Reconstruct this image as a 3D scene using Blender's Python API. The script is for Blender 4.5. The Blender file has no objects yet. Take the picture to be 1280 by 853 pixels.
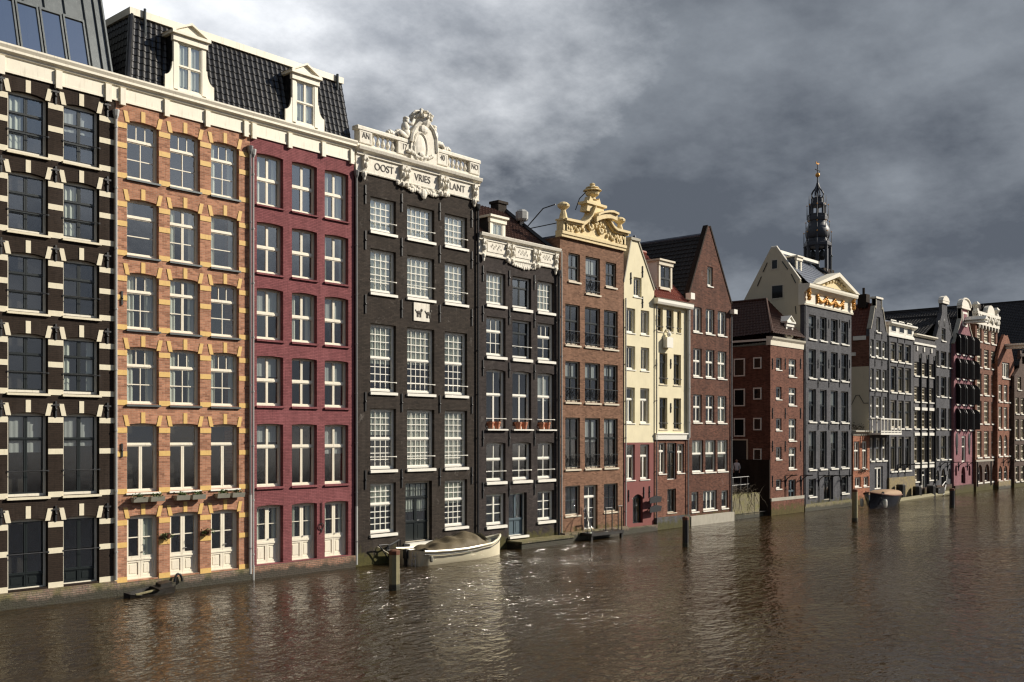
import bpy, bmesh, math, random
from mathutils import Vector, Matrix
from mathutils.geometry import tessellate_polygon
random.seed(7)
R = math.radians
scene = bpy.context.scene
COL = scene.collection

# ------------------------------------------------------------------ survey
# World: X runs along the row of facades, Y into the houses, Z up, water at 0.
TH = R(41.4); S_, C_ = math.sin(TH), math.cos(TH)
CX, CY, CZ = -29.452, -35.396, 5.8
def ray(x, y):
    u = (x-640)/1280; v = (546-y)/1280
    return (C_+u*S_, S_-u*C_, v)
def onY(x, y, Y=0.0):
    d = ray(x, y); s = (Y-CY)/d[1]; return CX+s*d[0], CZ+s*d[2]
def onX(x, y, X):
    d = ray(x, y); s = (X-CX)/d[0]; return CY+s*d[1], CZ+s*d[2]
def onZ(x, y, Z=0.0):
    d = ray(x, y); s = (Z-CZ)/d[2]; return CX+s*d[0], CY+s*d[1]

# ------------------------------------------------------------------ objects
def link(o):
    COL.objects.link(o); return o
def tag(o, label=None, cat=None, group=None, kind=None):
    if label: o['label'] = label
    if cat: o['category'] = cat
    if group: o['group'] = group
    if kind: o['kind'] = kind
    return o
def empty(name, loc, rz=0.0):
    o = bpy.data.objects.new(name, None); o.location = loc; o.rotation_euler = (0, 0, rz)
    o.empty_display_size = .3
    return link(o)
def inst(src, parent=None, loc=None):
    c = src.copy(); link(c)
    if parent: c.parent = parent
    if loc is not None: c.location = loc
    return c

class MB:
    def __init__(s): s.v = []; s.f = []
    def add(s, vs, fs):
        n = len(s.v); s.v += [tuple(p) for p in vs]; s.f += [tuple(i+n for i in f) for f in fs]; return s
    def box(s, x0, x1, y0, y1, z0, z1):
        if x1 < x0: x0, x1 = x1, x0
        if y1 < y0: y0, y1 = y1, y0
        if z1 < z0: z0, z1 = z1, z0
        return s.add([(x0,y0,z0),(x1,y0,z0),(x1,y1,z0),(x0,y1,z0),(x0,y0,z1),(x1,y0,z1),(x1,y1,z1),(x0,y1,z1)],
              [(3,2,1,0),(4,5,6,7),(0,1,5,4),(1,2,6,5),(2,3,7,6),(3,0,4,7)])
    def prism(s, poly, y0, y1):            # polygon in x,z pushed along y
        n = len(poly)
        a = sum(poly[i][0]*poly[(i+1)%n][1]-poly[(i+1)%n][0]*poly[i][1] for i in range(n))
        if a < 0: poly = poly[::-1]
        vs = [(p[0],y0,p[1]) for p in poly]+[(p[0],y1,p[1]) for p in poly]
        fs = [tuple(range(n)), tuple(range(2*n-1, n-1, -1))]
        fs += [(i, i+n, (i+1)%n+n, (i+1)%n) for i in range(n)]
        return s.add(vs, fs)
    def profx(s, prof, x0, x1):            # profile in y,z pushed along x
        n = len(prof)
        vs = [(x0,p[0],p[1]) for p in prof]+[(x1,p[0],p[1]) for p in prof]
        fs = [tuple(range(n)), tuple(range(2*n-1, n-1, -1))]
        fs += [(i, i+n, (i+1)%n+n, (i+1)%n) for i in range(n)]
        return s.add(vs, fs)
    def slab(s, outer, holes, y0, y1):      # wall slab with openings
        loops = [outer]+holes
        pts = [p for l in loops for p in l]
        tris = tessellate_polygon([[Vector((p[0],p[1],0)) for p in l] for l in loops])
        n = len(pts)
        vs = [(p[0],y0,p[1]) for p in pts]+[(p[0],y1,p[1]) for p in pts]
        fs = []
        for t in tris:
            a, b, c = [pts[i] for i in t]
            ar = (b[0]-a[0])*(c[1]-a[1])-(c[0]-a[0])*(b[1]-a[1])
            if ar < 0: t = t[::-1]
            fs.append(tuple(t)); fs.append(tuple(i+n for i in t[::-1]))
        k = 0
        for l in loops:
            m = len(l)
            for i in range(m):
                a, b = k+i, k+(i+1) % m
                fs.append((a, a+n, b+n, b))
            k += m
        return s.add(vs, fs)
    def tube(s, pts, r, n=6, r1=None):
        pts = [Vector(p) for p in pts]; rings = []
        for i, p in enumerate(pts):
            d = (pts[min(i+1, len(pts)-1)]-pts[max(i-1, 0)]).normalized()
            a = d.cross(Vector((0,0,1)))
            if a.length < .05: a = d.cross(Vector((1,0,0)))
            a.normalize(); b = d.cross(a)
            rr = r if r1 is None else r+(r1-r)*i/(len(pts)-1)
            rings.append([p+rr*(math.cos(t)*a+math.sin(t)*b) for t in [2*math.pi*k/n for k in range(n)]])
        vs = [p for ring in rings for p in ring]
        fs = [(i*n+k, i*n+(k+1)%n, (i+1)*n+(k+1)%n, (i+1)*n+k) for i in range(len(pts)-1) for k in range(n)]
        fs += [tuple(range(n-1,-1,-1)), tuple((len(pts)-1)*n+k for k in range(n))]
        return s.add(vs, fs)
    def lathe(s, prof, c, n=12, ph=0.0):    # prof = (radius, z)
        vs = [(c[0]+r*math.cos(2*math.pi*k/n+ph), c[1]+r*math.sin(2*math.pi*k/n+ph), c[2]+z) for r, z in prof for k in range(n)]
        m = len(prof)
        fs = [(i*n+k, i*n+(k+1)%n, (i+1)*n+(k+1)%n, (i+1)*n+k) for i in range(m-1) for k in range(n)]
        fs += [tuple(range(n-1,-1,-1)), tuple((m-1)*n+k for k in range(n))]
        return s.add(vs, fs)
    def ball(s, c, r, n=8, m=6):
        if not hasattr(r, '__len__'): r = (r, r, r)
        vs = [(c[0], c[1], c[2]-r[2])]; fs = []
        for i in range(1, m):
            t = -math.pi/2+math.pi*i/m
            for k in range(n):
                p = 2*math.pi*k/n
                vs.append((c[0]+r[0]*math.cos(t)*math.cos(p), c[1]+r[1]*math.cos(t)*math.sin(p), c[2]+r[2]*math.sin(t)))
        vs.append((c[0], c[1], c[2]+r[2])); L = len(vs)-1
        for k in range(n):
            fs.append((0, 1+(k+1)%n, 1+k)); fs.append((L, L-n+k, L-n+(k+1)%n))
        for i in range(m-2):
            for k in range(n):
                a = 1+i*n
                fs.append((a+k, a+(k+1)%n, a+n+(k+1)%n, a+n+k))
        return s.add(vs, fs)
    def grid(s, fn, nu, nv):
        vs = [fn(i/nu, j/nv) for j in range(nv+1) for i in range(nu+1)]
        w = nu+1
        return s.add(vs, [(j*w+i, j*w+i+1, (j+1)*w+i+1, (j+1)*w+i) for j in range(nv) for i in range(nu)])
    def tiles(s, p00, p10, p11, p01, tw=.26, th=.33, amp=.035, step=.03, per=4):
        p00, p10, p11, p01 = [Vector(p) for p in (p00, p10, p11, p01)]
        wide = max((p10-p00).length, (p11-p01).length); high = ((p01-p00).length+(p11-p10).length)/2
        nrm = (p10-p00).cross(p01-p00)
        if nrm.length < 1e-6: nrm = (p10-p00).cross(p11-p00)
        nrm.normalize()
        nt = max(2, round(wide/tw)); nr = max(2, round(high/th)); nu = nt*per
        rows = []
        for j in range(nr):
            rows += [((j)/nr, step), ((j+.995)/nr, 0.0)]
        vs = []
        for v, o in rows:
            for i in range(nu+1):
                u = i/nu
                p = (p00*(1-u)+p10*u)*(1-v)+(p01*(1-u)+p11*u)*v
                h = amp*max(-.35, math.sin(2*math.pi*(i/per)))+o
                vs.append(p+nrm*h)
        w = nu+1
        return s.add(vs, [(j*w+i, j*w+i+1, (j+1)*w+i+1, (j+1)*w+i) for j in range(len(rows)-1) for i in range(nu)])
    def build(s, name, mat, parent=None, smooth=False, fix=False):
        me = bpy.data.meshes.new(name); me.from_pydata(s.v, [], s.f)
        if fix:
            bm = bmesh.new(); bm.from_mesh(me); bmesh.ops.recalc_face_normals(bm, faces=bm.faces[:]); bm.to_mesh(me); bm.free()
        if smooth: me.polygons.foreach_set('use_smooth', [True]*len(me.polygons))
        me.materials.append(mat); me.update()
        o = bpy.data.objects.new(name, me); link(o)
        if parent: o.parent = parent
        return o

# ------------------------------------------------------------------ materials
def new_mat(name):
    m = bpy.data.materials.new(name); m.use_nodes = True
    nt = m.node_tree; nt.nodes.clear()
    return m, nt
def N(nt, typ, **kw):
    n = nt.nodes.new(typ)
    for k, v in kw.items():
        if k.startswith('i_'):
            key = k[2:]; key = int(key) if key.isdigit() else key
            n.inputs[key].default_value = v
        else: setattr(n, k, v)
    return n
def mixc(nt, fac, a, b, mode='MIX'):
    n = nt.nodes.new('ShaderNodeMix'); n.data_type = 'RGBA'; n.blend_type = mode
    for sock, val in ((n.inputs[0], fac), (n.inputs[6], a), (n.inputs[7], b)):
        if hasattr(val, 'is_linked') or isinstance(val, bpy.types.NodeSocket): nt.links.new(val, sock)
        else: sock.default_value = val if not isinstance(val, tuple) else (*val[:3], 1)
    return n.outputs[2]
def ramp(nt, src, a, b, va=0.0, vb=1.0):
    n = nt.nodes.new('ShaderNodeMapRange'); n.clamp = True
    nt.links.new(src, n.inputs[0]); n.inputs[1].default_value = a; n.inputs[2].default_value = b
    n.inputs[3].default_value = va; n.inputs[4].default_value = vb
    return n.outputs[0]
def math_(nt, op, a, b=0.0):
    n = nt.nodes.new('ShaderNodeMath'); n.operation = op
    for sock, val in ((n.inputs[0], a), (n.inputs[1], b)):
        if isinstance(val, bpy.types.NodeSocket): nt.links.new(val, sock)
        else: sock.default_value = val
    return n.outputs[0]
def noise(nt, vec, scale, detail=4, rough=.55, sc=None):
    if sc:
        mp = N(nt, 'ShaderNodeMapping'); mp.inputs['Scale'].default_value = sc
        nt.links.new(vec, mp.inputs[0]); vec = mp.outputs[0]
    n = N(nt, 'ShaderNodeTexNoise'); n.inputs['Scale'].default_value = scale
    n.inputs['Detail'].default_value = detail; n.inputs['Roughness'].default_value = rough
    nt.links.new(vec, n.inputs['Vector']); return n.outputs['Fac']
def finish(nt, color, rough, bump=None, bstr=.3, bdist=.01, metal=0.0, spec=.5, coat=0.0):
    p = N(nt, 'ShaderNodeBsdfPrincipled')
    if isinstance(color, bpy.types.NodeSocket): nt.links.new(color, p.inputs['Base Color'])
    else: p.inputs['Base Color'].default_value = (*color, 1)
    if isinstance(rough, bpy.types.NodeSocket): nt.links.new(rough, p.inputs['Roughness'])
    else: p.inputs['Roughness'].default_value = rough
    p.inputs['Metallic'].default_value = metal
    p.inputs['Specular IOR Level'].default_value = spec
    p.inputs['Coat Weight'].default_value = coat
    if bump is not None:
        b = N(nt, 'ShaderNodeBump'); b.inputs['Strength'].default_value = bstr; b.inputs['Distance'].default_value = bdist
        nt.links.new(bump, b.inputs['Height']); nt.links.new(b.outputs[0], p.inputs['Normal'])
    o = N(nt, 'ShaderNodeOutputMaterial'); nt.links.new(p.outputs[0], o.inputs[0])
    return p
def vec(nt):
    t = N(nt, 'ShaderNodeTexCoord'); return t.outputs['Object']

def paint(name, col, rough=.55, var=.25, scale=2.5, grime=None, gamt=.35, bstr=.25, metal=0.0, spec=.5):
    m, nt = new_mat(name); v = vec(nt)
    a = noise(nt, v, scale, 6); c = mixc(nt, ramp(nt, a, .35, .7, 0, var), col, tuple(x*.6 for x in col))
    g = grime or tuple(x*.32 for x in col)
    st = noise(nt, v, 3.0, 5, .6, (5, 5, .5))
    c = mixc(nt, ramp(nt, st, .55, .78, 0, gamt), c, g)
    f = noise(nt, v, 45, 3)
    finish(nt, c, rough, f, bstr, .01, metal, spec); return m

def brick(name, c1, c2, mortar, algae=True, bstr=.5, patch=.3, patchcol=None, white=.0, vary=.55):
    m, nt = new_mat(name); v = vec(nt)
    sp = N(nt, 'ShaderNodeSeparateXYZ'); nt.links.new(v, sp.inputs[0])
    xy = math_(nt, 'ADD', sp.outputs[0], sp.outputs[1])
    cb = N(nt, 'ShaderNodeCombineXYZ'); nt.links.new(xy, cb.inputs[0]); nt.links.new(sp.outputs[2], cb.inputs[1])
    b = N(nt, 'ShaderNodeTexBrick'); nt.links.new(cb.outputs[0], b.inputs['Vector'])
    b.inputs['Color1'].default_value = (*c1, 1); b.inputs['Color2'].default_value = (*c2, 1); b.inputs['Mortar'].default_value = (*mortar, 1)
    b.inputs['Scale'].default_value = 1; b.inputs['Mortar Size'].default_value = .006; b.inputs['Mortar Smooth'].default_value = .3
    b.inputs['Brick Width'].default_value = .215; b.inputs['Row Height'].default_value = .065; b.inputs['Bias'].default_value = -.1
    c = b.outputs['Color']
    b2 = N(nt, 'ShaderNodeTexBrick'); nt.links.new(cb.outputs[0], b2.inputs['Vector'])      # odd burnt and pale bricks
    b2.inputs['Color1'].default_value = (0,0,0,1); b2.inputs['Color2'].default_value = (1,1,1,1); b2.inputs['Mortar'].default_value = (.5,.5,.5,1)
    b2.inputs['Scale'].default_value = 1; b2.inputs['Mortar Size'].default_value = 0; b2.inputs['Brick Width'].default_value = .215; b2.inputs['Row Height'].default_value = .065; b2.offset = .5; b2.squash = 1.0
    c = mixc(nt, ramp(nt, b2.outputs['Color'], .62, 1, 0, vary), c, tuple(x*.35 for x in c1))
    c = mixc(nt, ramp(nt, b2.outputs['Color'], .38, 0, 0, vary*.7), c, tuple(min(1,x*1.55) for x in c1))
    a = noise(nt, v, .55, 6, .62)
    c = mixc(nt, ramp(nt, a, .42, .72, 0, patch), c, patchcol or tuple(x*.45 for x in c1))
    a2 = noise(nt, v, 9, 4, .6)
    c = mixc(nt, ramp(nt, a2, .45, .75, 0, .3), c, tuple(min(1, x*1.35) for x in c2))
    st = noise(nt, v, 2.2, 5, .62, (4, 4, .35))
    c = mixc(nt, ramp(nt, st, .54, .74, 0, .62), c, tuple(x*.38 for x in c1))
    fd = noise(nt, v, .9, 5, .6, (1.6, 1.6, .45))
    c = mixc(nt, ramp(nt, fd, .52, .72, 0, .4), c, tuple(min(1, x*1.5+.02) for x in c1))      # faded paint and salts
    if white:
        w = noise(nt, v, 1.3, 7, .7)
        c = mixc(nt, ramp(nt, w, .6, .74, 0, white), c, (.55, .5, .45))
    if algae:
        zz = noise(nt, v, 2.5, 5, .65)
        lim = math_(nt, 'ADD', math_(nt, 'MULTIPLY', zz, 2.0), -.35)
        d = math_(nt, 'SUBTRACT', lim, sp.outputs[2])
        c = mixc(nt, ramp(nt, d, -.15, .25, 0, .85), c, mixc(nt, noise(nt, v, 6, 4), (.035, .035, .015), (.13, .115, .035)))
    mx = math_(nt, 'ADD', math_(nt, 'MULTIPLY', b.outputs['Fac'], -.8), math_(nt, 'MULTIPLY', noise(nt, v, 30, 3), .5))
    finish(nt, c, .85, mx, bstr, .012, 0, .15); return m

def stone_damp(name, c1, c2, c3):
    m, nt = new_mat(name); v = vec(nt)
    sp = N(nt, 'ShaderNodeSeparateXYZ'); nt.links.new(v, sp.inputs[0])
    xy = math_(nt, 'ADD', sp.outputs[0], sp.outputs[1])
    cb = N(nt, 'ShaderNodeCombineXYZ'); nt.links.new(xy, cb.inputs[0]); nt.links.new(sp.outputs[2], cb.inputs[1])
    b = N(nt, 'ShaderNodeTexBrick'); nt.links.new(cb.outputs[0], b.inputs['Vector'])
    b.inputs['Color1'].default_value = (*c1, 1); b.inputs['Color2'].default_value = (*c2, 1); b.inputs['Mortar'].default_value = (.09, .08, .06, 1)
    b.inputs['Scale'].default_value = 1; b.inputs['Mortar Size'].default_value = .01
    b.inputs['Brick Width'].default_value = .23; b.inputs['Row Height'].default_value = .075
    zz = noise(nt, v, 1.6, 7, .68)
    c = mixc(nt, ramp(nt, zz, .42, .62, 0, .9), b.outputs['Color'], c3)
    z2 = noise(nt, v, 7, 5, .7)
    c = mixc(nt, ramp(nt, z2, .5, .7, 0, .6), c, (.03, .028, .015))
    lim = math_(nt, 'SUBTRACT', math_(nt, 'MULTIPLY', zz, .7), sp.outputs[2])
    c = mixc(nt, ramp(nt, lim, -.05, .12, 0, .9), c, (.02, .019, .01))
    finish(nt, c, .7, math_(nt, 'ADD', math_(nt, 'MULTIPLY', b.outputs['Fac'], -.6), noise(nt, v, 14, 5, .7)), .8, .03); return m

def glass(name, tint=.88, ior=2.9, rough=.02):
    m, nt = new_mat(name); v = vec(nt)
    t = N(nt, 'ShaderNodeBsdfTransparent'); t.inputs[0].default_value = (tint, tint*1.02, tint, 1)
    g = N(nt, 'ShaderNodeBsdfGlossy'); g.inputs['Roughness'].default_value = rough
    f = N(nt, 'ShaderNodeFresnel'); ge = N(nt, 'ShaderNodeNewGeometry'); nt.links.new(ramp(nt, ge.outputs['Backfacing'], 0, 1, ior, 1/ior), f.inputs[0])
    b = N(nt, 'ShaderNodeBump'); b.inputs['Strength'].default_value = .12; b.inputs['Distance'].default_value = .02
    nt.links.new(noise(nt, v, 1.7, 2), b.inputs['Height']); nt.links.new(b.outputs[0], g.inputs['Normal'])
    g2 = N(nt, 'ShaderNodeBsdfGlossy'); g2.inputs['Roughness'].default_value = .12; nt.links.new(b.outputs[0], g2.inputs['Normal'])
    gm = N(nt, 'ShaderNodeMixShader'); gm.inputs[0].default_value = 1.0; nt.links.new(g.outputs[0], gm.inputs[1]); nt.links.new(g2.outputs[0], gm.inputs[2]); g = gm
    mx = N(nt, 'ShaderNodeMixShader'); nt.links.new(f.outputs[0], mx.inputs[0]); nt.links.new(t.outputs[0], mx.inputs[1]); nt.links.new(g.outputs[0], mx.inputs[2])
    o = N(nt, 'ShaderNodeOutputMaterial'); nt.links.new(mx.outputs[0], o.inputs[0]); return m

def tile_mat(name, c1, c2, rough=.45, spec=.5):
    m, nt = new_mat(name); v = vec(nt)
    a = noise(nt, v, 5.5, 3, .7); b = noise(nt, v, .7, 5)
    c = mixc(nt, ramp(nt, a, .35, .65), c1, c2)
    c = mixc(nt, ramp(nt, b, .5, .75, 0, .4), c, tuple(x*.5 for x in c1))
    finish(nt, c, rough, noise(nt, v, 20, 3), .2, .02, 0, spec); return m

M = {}
M['brick_black'] = brick('black_brick', (.028, .019, .014), (.038, .026, .019), (.012, .010, .009), algae=False, patch=.2, vary=.5)
M['brick_orange'] = brick('orange_brick', (.42, .205, .125), (.32, .145, .088), (.42, .34, .26), algae=False, patch=.25, vary=.5)
M['brick_purple'] = brick('purple_painted_brick', (.245, .084, .088), (.215, .073, .078), (.135, .046, .05), algae=False, bstr=1.0, patch=.35, vary=.25)
M['brick_dark'] = brick('dark_painted_brick', (.046, .036, .029), (.035, .028, .023), (.019, .015, .013), patch=.35, white=.28, vary=.35)
M['brick_dark2'] = brick('dark_grey_painted_brick', (.050, .040, .037), (.039, .032, .030), (.022, .018, .017), patch=.35, white=.16, vary=.35)
M['brick_brown'] = brick('brown_brick', (.225, .122, .078), (.17, .088, .056), (.22, .155, .10), patch=.25, vary=.45)
M['brick_wine'] = brick('wine_brick', (.13, .056, .037), (.088, .038, .027), (.15, .10, .075), patch=.55, white=.2, patchcol=(.035,.02,.017))
M['brick_rust'] = brick('rust_brick', (.175, .075, .05), (.125, .05, .036), (.18, .115, .08), patch=.45)
M['brick_grey'] = brick('grey_painted_brick', (.104, .104, .112), (.086, .086, .094), (.055, .055, .061), patch=.4, vary=.3)
M['brick_grey2'] = brick('pale_grey_painted_brick', (.122, .118, .122), (.10, .097, .101), (.066, .064, .068), patch=.4, vary=.3)
M['brick_pink'] = brick('pink_painted_brick', (.29, .135, .15), (.25, .115, .13), (.18, .08, .09), patch=.3, vary=.25)
M['brick_cocoa'] = brick('cocoa_brick', (.20, .092, .062), (.155, .068, .047), (.18, .12, .085), patch=.35)
M['brick_terra'] = brick('terracotta_brick', (.235, .10, .062), (.18, .072, .046), (.22, .145, .1), patch=.35)
M['brick_annex'] = brick('orange_red_brick', (.32, .125, .07), (.24, .085, .05), (.4, .28, .18), patch=.2)
M['brick_ash'] = brick('ash_brick', (.10, .068, .054), (.075, .051, .042), (.11, .08, .065), patch=.4)
M['plaster_yellow'] = paint('cream_yellow_plaster', (.76, .68, .46), .8, .3, 1.2, (.45, .30, .12), .35)
M['plaster_red'] = paint('faded_red_plaster', (.20, .055, .047), .8, .3, 1.5, (.12, .04, .03), .4)
M['plaster_beige'] = paint('beige_plaster', (.66, .58, .42), .85, .12, 1.0, (.35, .28, .18), .25)
M['cream'] = paint('cream_painted_wood', (.80, .74, .60), .5, .22, 2, (.33, .27, .18), .5)
M['white'] = paint('white_painted_wood', (.82, .79, .70), .45, .08, 3, (.5, .45, .34), .12)
M['tan'] = paint('tan_painted_frame', (.62, .55, .42), .5, .08, 3, None, .1)
M['white_stone'] = paint('weathered_white_stone', (.80, .75, .64), .7, .4, 5, (.13, .11, .08), .6, .6)
M['gold_stone'] = paint('golden_sandstone', (.76, .61, .34), .75, .4, 4, (.22, .13, .05), .4, .6)
M['cream_block'] = paint('cream_stone_block', (.74, .67, .50), .75, .2, 8, (.4, .33, .2), .3, .5)
M['yellow_block'] = paint('yellow_glazed_block', (.70, .45, .14), .6, .3, 8, (.4, .18, .04), .4, .5)
M['gilt'] = paint('gilded_ornament', (.62, .28, .04), .35, .3, 8, (.2, .07, .01), .4, .5, .4)
M['black'] = paint('black_iron', (.012, .012, .013), .5, .2, 4, (.02, .014, .01), .3)
M['green_black'] = paint('dark_green_painted_wood', (.007, .011, .011), .35, .1, 3, None, .1)
M['zinc'] = paint('weathered_zinc', (.11, .12, .12), .42, .5, 3, (.2, .21, .2), .5, .3, .5)
M['lead'] = paint('lead_sheet', (.10, .115, .15), .5, .4, 2, (.2, .21, .24), .4, .3, .2)
M['pipe_white'] = paint('white_painted_pipe', (.42, .42, .40), .5, .2, 3, (.2, .15, .1), .4)
M['pipe_grey'] = paint('grey_zinc_pipe', (.2, .2, .2), .45, .2, 3, (.08, .06, .05), .4, .2, .3)
M['tile_black'] = tile_mat('black_glazed_tile', (.008, .008, .009), (.024, .022, .02), .32, .5)
M['tile_brown'] = tile_mat('brown_tile', (.095, .042, .028), (.055, .028, .02), .7, .25)
M['tile_red'] = tile_mat('red_tile', (.28, .06, .028), (.2, .045, .025), .6)
M['tile_dark'] = tile_mat('old_dark_tile', (.02, .018, .018), (.032, .027, .025), .7, .3)
M['tile_rust'] = tile_mat('rust_brown_tile', (.16, .05, .028), (.1, .032, .02), .7, .3)
M['plinth'] = stone_damp('mossy_quay_brick', (.2, .12, .085), (.26, .19, .14), (.17, .15, .045))
M['plinth_red'] = stone_damp('old_red_quay_brick', (.33, .15, .09), (.36, .2, .13), (.2, .12, .07))
M['moss_wall'] = stone_damp('mossy_stone', (.19, .16, .085), (.23, .19, .10), (.2, .18, .05))
M['rubble'] = stone_damp('rubble_stone', (.3, .22, .1), (.22, .17, .1), (.3, .23, .08))
M['pale_stone'] = paint('pale_stone', (.40, .37, .30), .8, .4, 3, (.2, .17, .1), .5, .5)
M['room_dark_sheet'] = paint('painted_room_dark', (.022, .019, .016), .9, .6, 1.2, (.05, .04, .03), .5)  # near-black so the shade of unlit rooms is in the colour
M['glass'] = glass('window_glass')
M['glass_sky'] = glass('skylight_glass', .15, 7.0, .03)
M['curtain'] = paint('pale_net_curtain', (.62, .66, .58), .9, .1, 4, None, .1)
M['blind'] = paint('grey_blind', (.40, .43, .42), .8, .1, 2, None, .1)
M['curtain_beige'] = paint('beige_curtain', (.55, .47, .33), .9, .1, 3, None, .1)
M['terracotta'] = paint('terracotta_pot', (.50, .2, .11), .8, .2, 5)
M['letter'] = paint('dark_lettering', (.05, .04, .03), .7, .1, 5)
M['wood_post'] = paint('weathered_wood', (.25, .22, .12), .85, .5, 4, (.03, .03, .02), .7, .9)
M['wood_dark'] = paint('dark_wet_wood', (.016, .013, .010), .5, .4, 5, (.01, .01, .01), .5, .8)
M['rust'] = paint('rusty_iron', (.14, .05, .025), .8, .5, 6, (.03, .02, .015), .5, .6)
M['hull_white'] = paint('cream_gelcoat', (.80, .73, .54), .3, .1, 2, (.5, .42, .25), .15, .1)
M['hull_black'] = paint('black_gelcoat', (.012, .014, .02), .12, .1, 2, None, .1, .05)
M['canvas'] = paint('olive_canvas', (.125, .095, .05), .75, .35, 3, (.3, .27, .2), .35, .4)
M['canvas_tan'] = paint('tan_canvas', (.36, .23, .13), .8, .2, 3, None, .2, .4)
M['leaf'] = paint('leaf_green', (.07, .11, .025), .7, .5, 14, (.16, .15, .03), .4)
M['leaf_dry'] = paint('dry_twig', (.07, .05, .028), .9, .4, 9, (.2, .16, .07), .4)
M['box_grey'] = paint('grey_planter', (.26, .25, .2), .7, .4, 4)
M['skin'] = paint('skin', (.5, .3, .22), .6, .1, 8)
M['shirt'] = paint('white_shirt', (.75, .75, .76), .8, .1, 8)
M['hair'] = paint('dark_hair', (.02, .015, .01), .6, .1, 8)
M['trousers'] = paint('black_trousers', (.015, .015, .018), .8, .1, 8)
M['spire'] = paint('spire_slate_lead', (.034, .036, .046), .5, .5, .3, (.075, .078, .09), .5, .2)
M['bluish'] = paint('blue_glazed_door', (.085, .12, .14), .4, .3, 3)
# ------------------------------------------------------------------ house kit
class ST:
    def __init__(s, lights, **k):
        s.lights = lights; s.frame = 'white'; s.sash = None; s.fw = .08; s.rec = .14; s.arch = 0.0; s.round = False
        s.bar = .026; s.mull = .10; s.tb = .07; s.sb = .035; s.curtain = None; s.sill = None; s.rod = None; s.door = False
        s.glass = 'glass'; s.rail = False; s.handle = True
        for a, b in k.items(): setattr(s, a, b)
    def but(s, **k):
        t = ST(s.lights); t.__dict__.update(s.__dict__); t.__dict__.update(k); return t

def opening(x0, x1, z0, z1, arch=0, rnd=False, n=8):
    if not arch: return [(x0,z0),(x1,z0),(x1,z1),(x0,z1)]
    zs = z1-arch; p = [(x0,z0),(x1,z0)]
    xm = (x0+x1)/2; hw = (x1-x0)/2
    for i in range(n+1):
        t = 1-2*i/n
        z = zs+arch*(math.sqrt(max(0, 1-t*t)) if rnd else 1-t*t)
        p.append((xm+t*hw, z))
    return p

class House:
    def __init__(s, label, cat, xl, xr, yf=0.0, name='canal_house', group=None):
        s.yf = yf; s.X0 = onY(xl, 546, yf)[0]; s.W = onY(xr, 546, yf)[0]-s.X0
        s.root = tag(empty(name, (s.X0, yf, 0)), label, cat, group or 'houses along the canal'); s.trim = None
        s.holes = []; s.todo = []
    def P(s, x, y, dy=0.0):
        a, z = onY(x, y, s.yf+dy); return a-s.X0, z
    def x(s, px, dy=0.0): return s.P(px, 546, dy)[0]
    def z(s, x, y, dy=0.0): return s.P(x, y, dy)[1]
    def win(s, xa, xb, ya, yb, st, ref=None):
        ref = ref or xa
        x0, x1 = s.x(xa), s.x(xb); z1, z0 = s.z(ref, ya), s.z(ref, yb)
        s.holes.append(opening(x0, x1, z0, z1, st.arch, st.round)); s.todo.append((x0, x1, z0, z1, st))
        return x0, x1, z0, z1
    def wins(s, cols, rows, fn, ref=None):
        ref = ref or cols[0][0]; out = {}
        for r, (ya, yb) in enumerate(rows):
            for c, (xa, xb) in enumerate(cols):
                st = fn(r, c) if callable(fn) else fn
                if st: out[r, c] = s.win(xa, xb, ya, yb, st, ref)
        return out
    def wall(s, outline, mat, depth=9.0, zl=None, zr=None, thick=.3, sidemat=None, part='wall'):
        m = MB(); m.slab(outline, s.holes, 0, thick)
        zs = [p[1] for p in outline]
        zl = zl or max(zs); zr = zr or max(zs)
        sm = m if not sidemat else MB()
        sm.box(.012, .2, thick+.002, depth, -.6, zl)
        m.box(s.W-.2, s.W-.012, thick+.002, depth, -.6, zr)
        m.box(.2, s.W-.2, depth-.2, depth-.01, -.6, min(zl, zr))
        n0 = len(m.f)
        if s.trim: m.add(s.trim[0].v, s.trim[0].f)
        s.wallobj = m.build(part, M[mat], s.root)
        if s.trim:
            s.wallobj.data.materials.append(M[s.trim[1]])
            s.wallobj.data.polygons.foreach_set('material_index', [0]*n0+[1]*(len(m.f)-n0))
        if sidemat: sm.build('side_wall', M[sidemat], s.root)
        MB().box(.21, s.W-.21, 1.5, 1.6, -.5, min(zl, zr)-.2).build('room_dark_sheet', M['room_dark_sheet'], s.root)  # added dark sheet behind the windows, stands in for room shade
        for t in s.todo: window(s.root, *t)
    def rect(s, top): return [(0,-.6),(s.W,-.6),(s.W,top),(0,top)]

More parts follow.
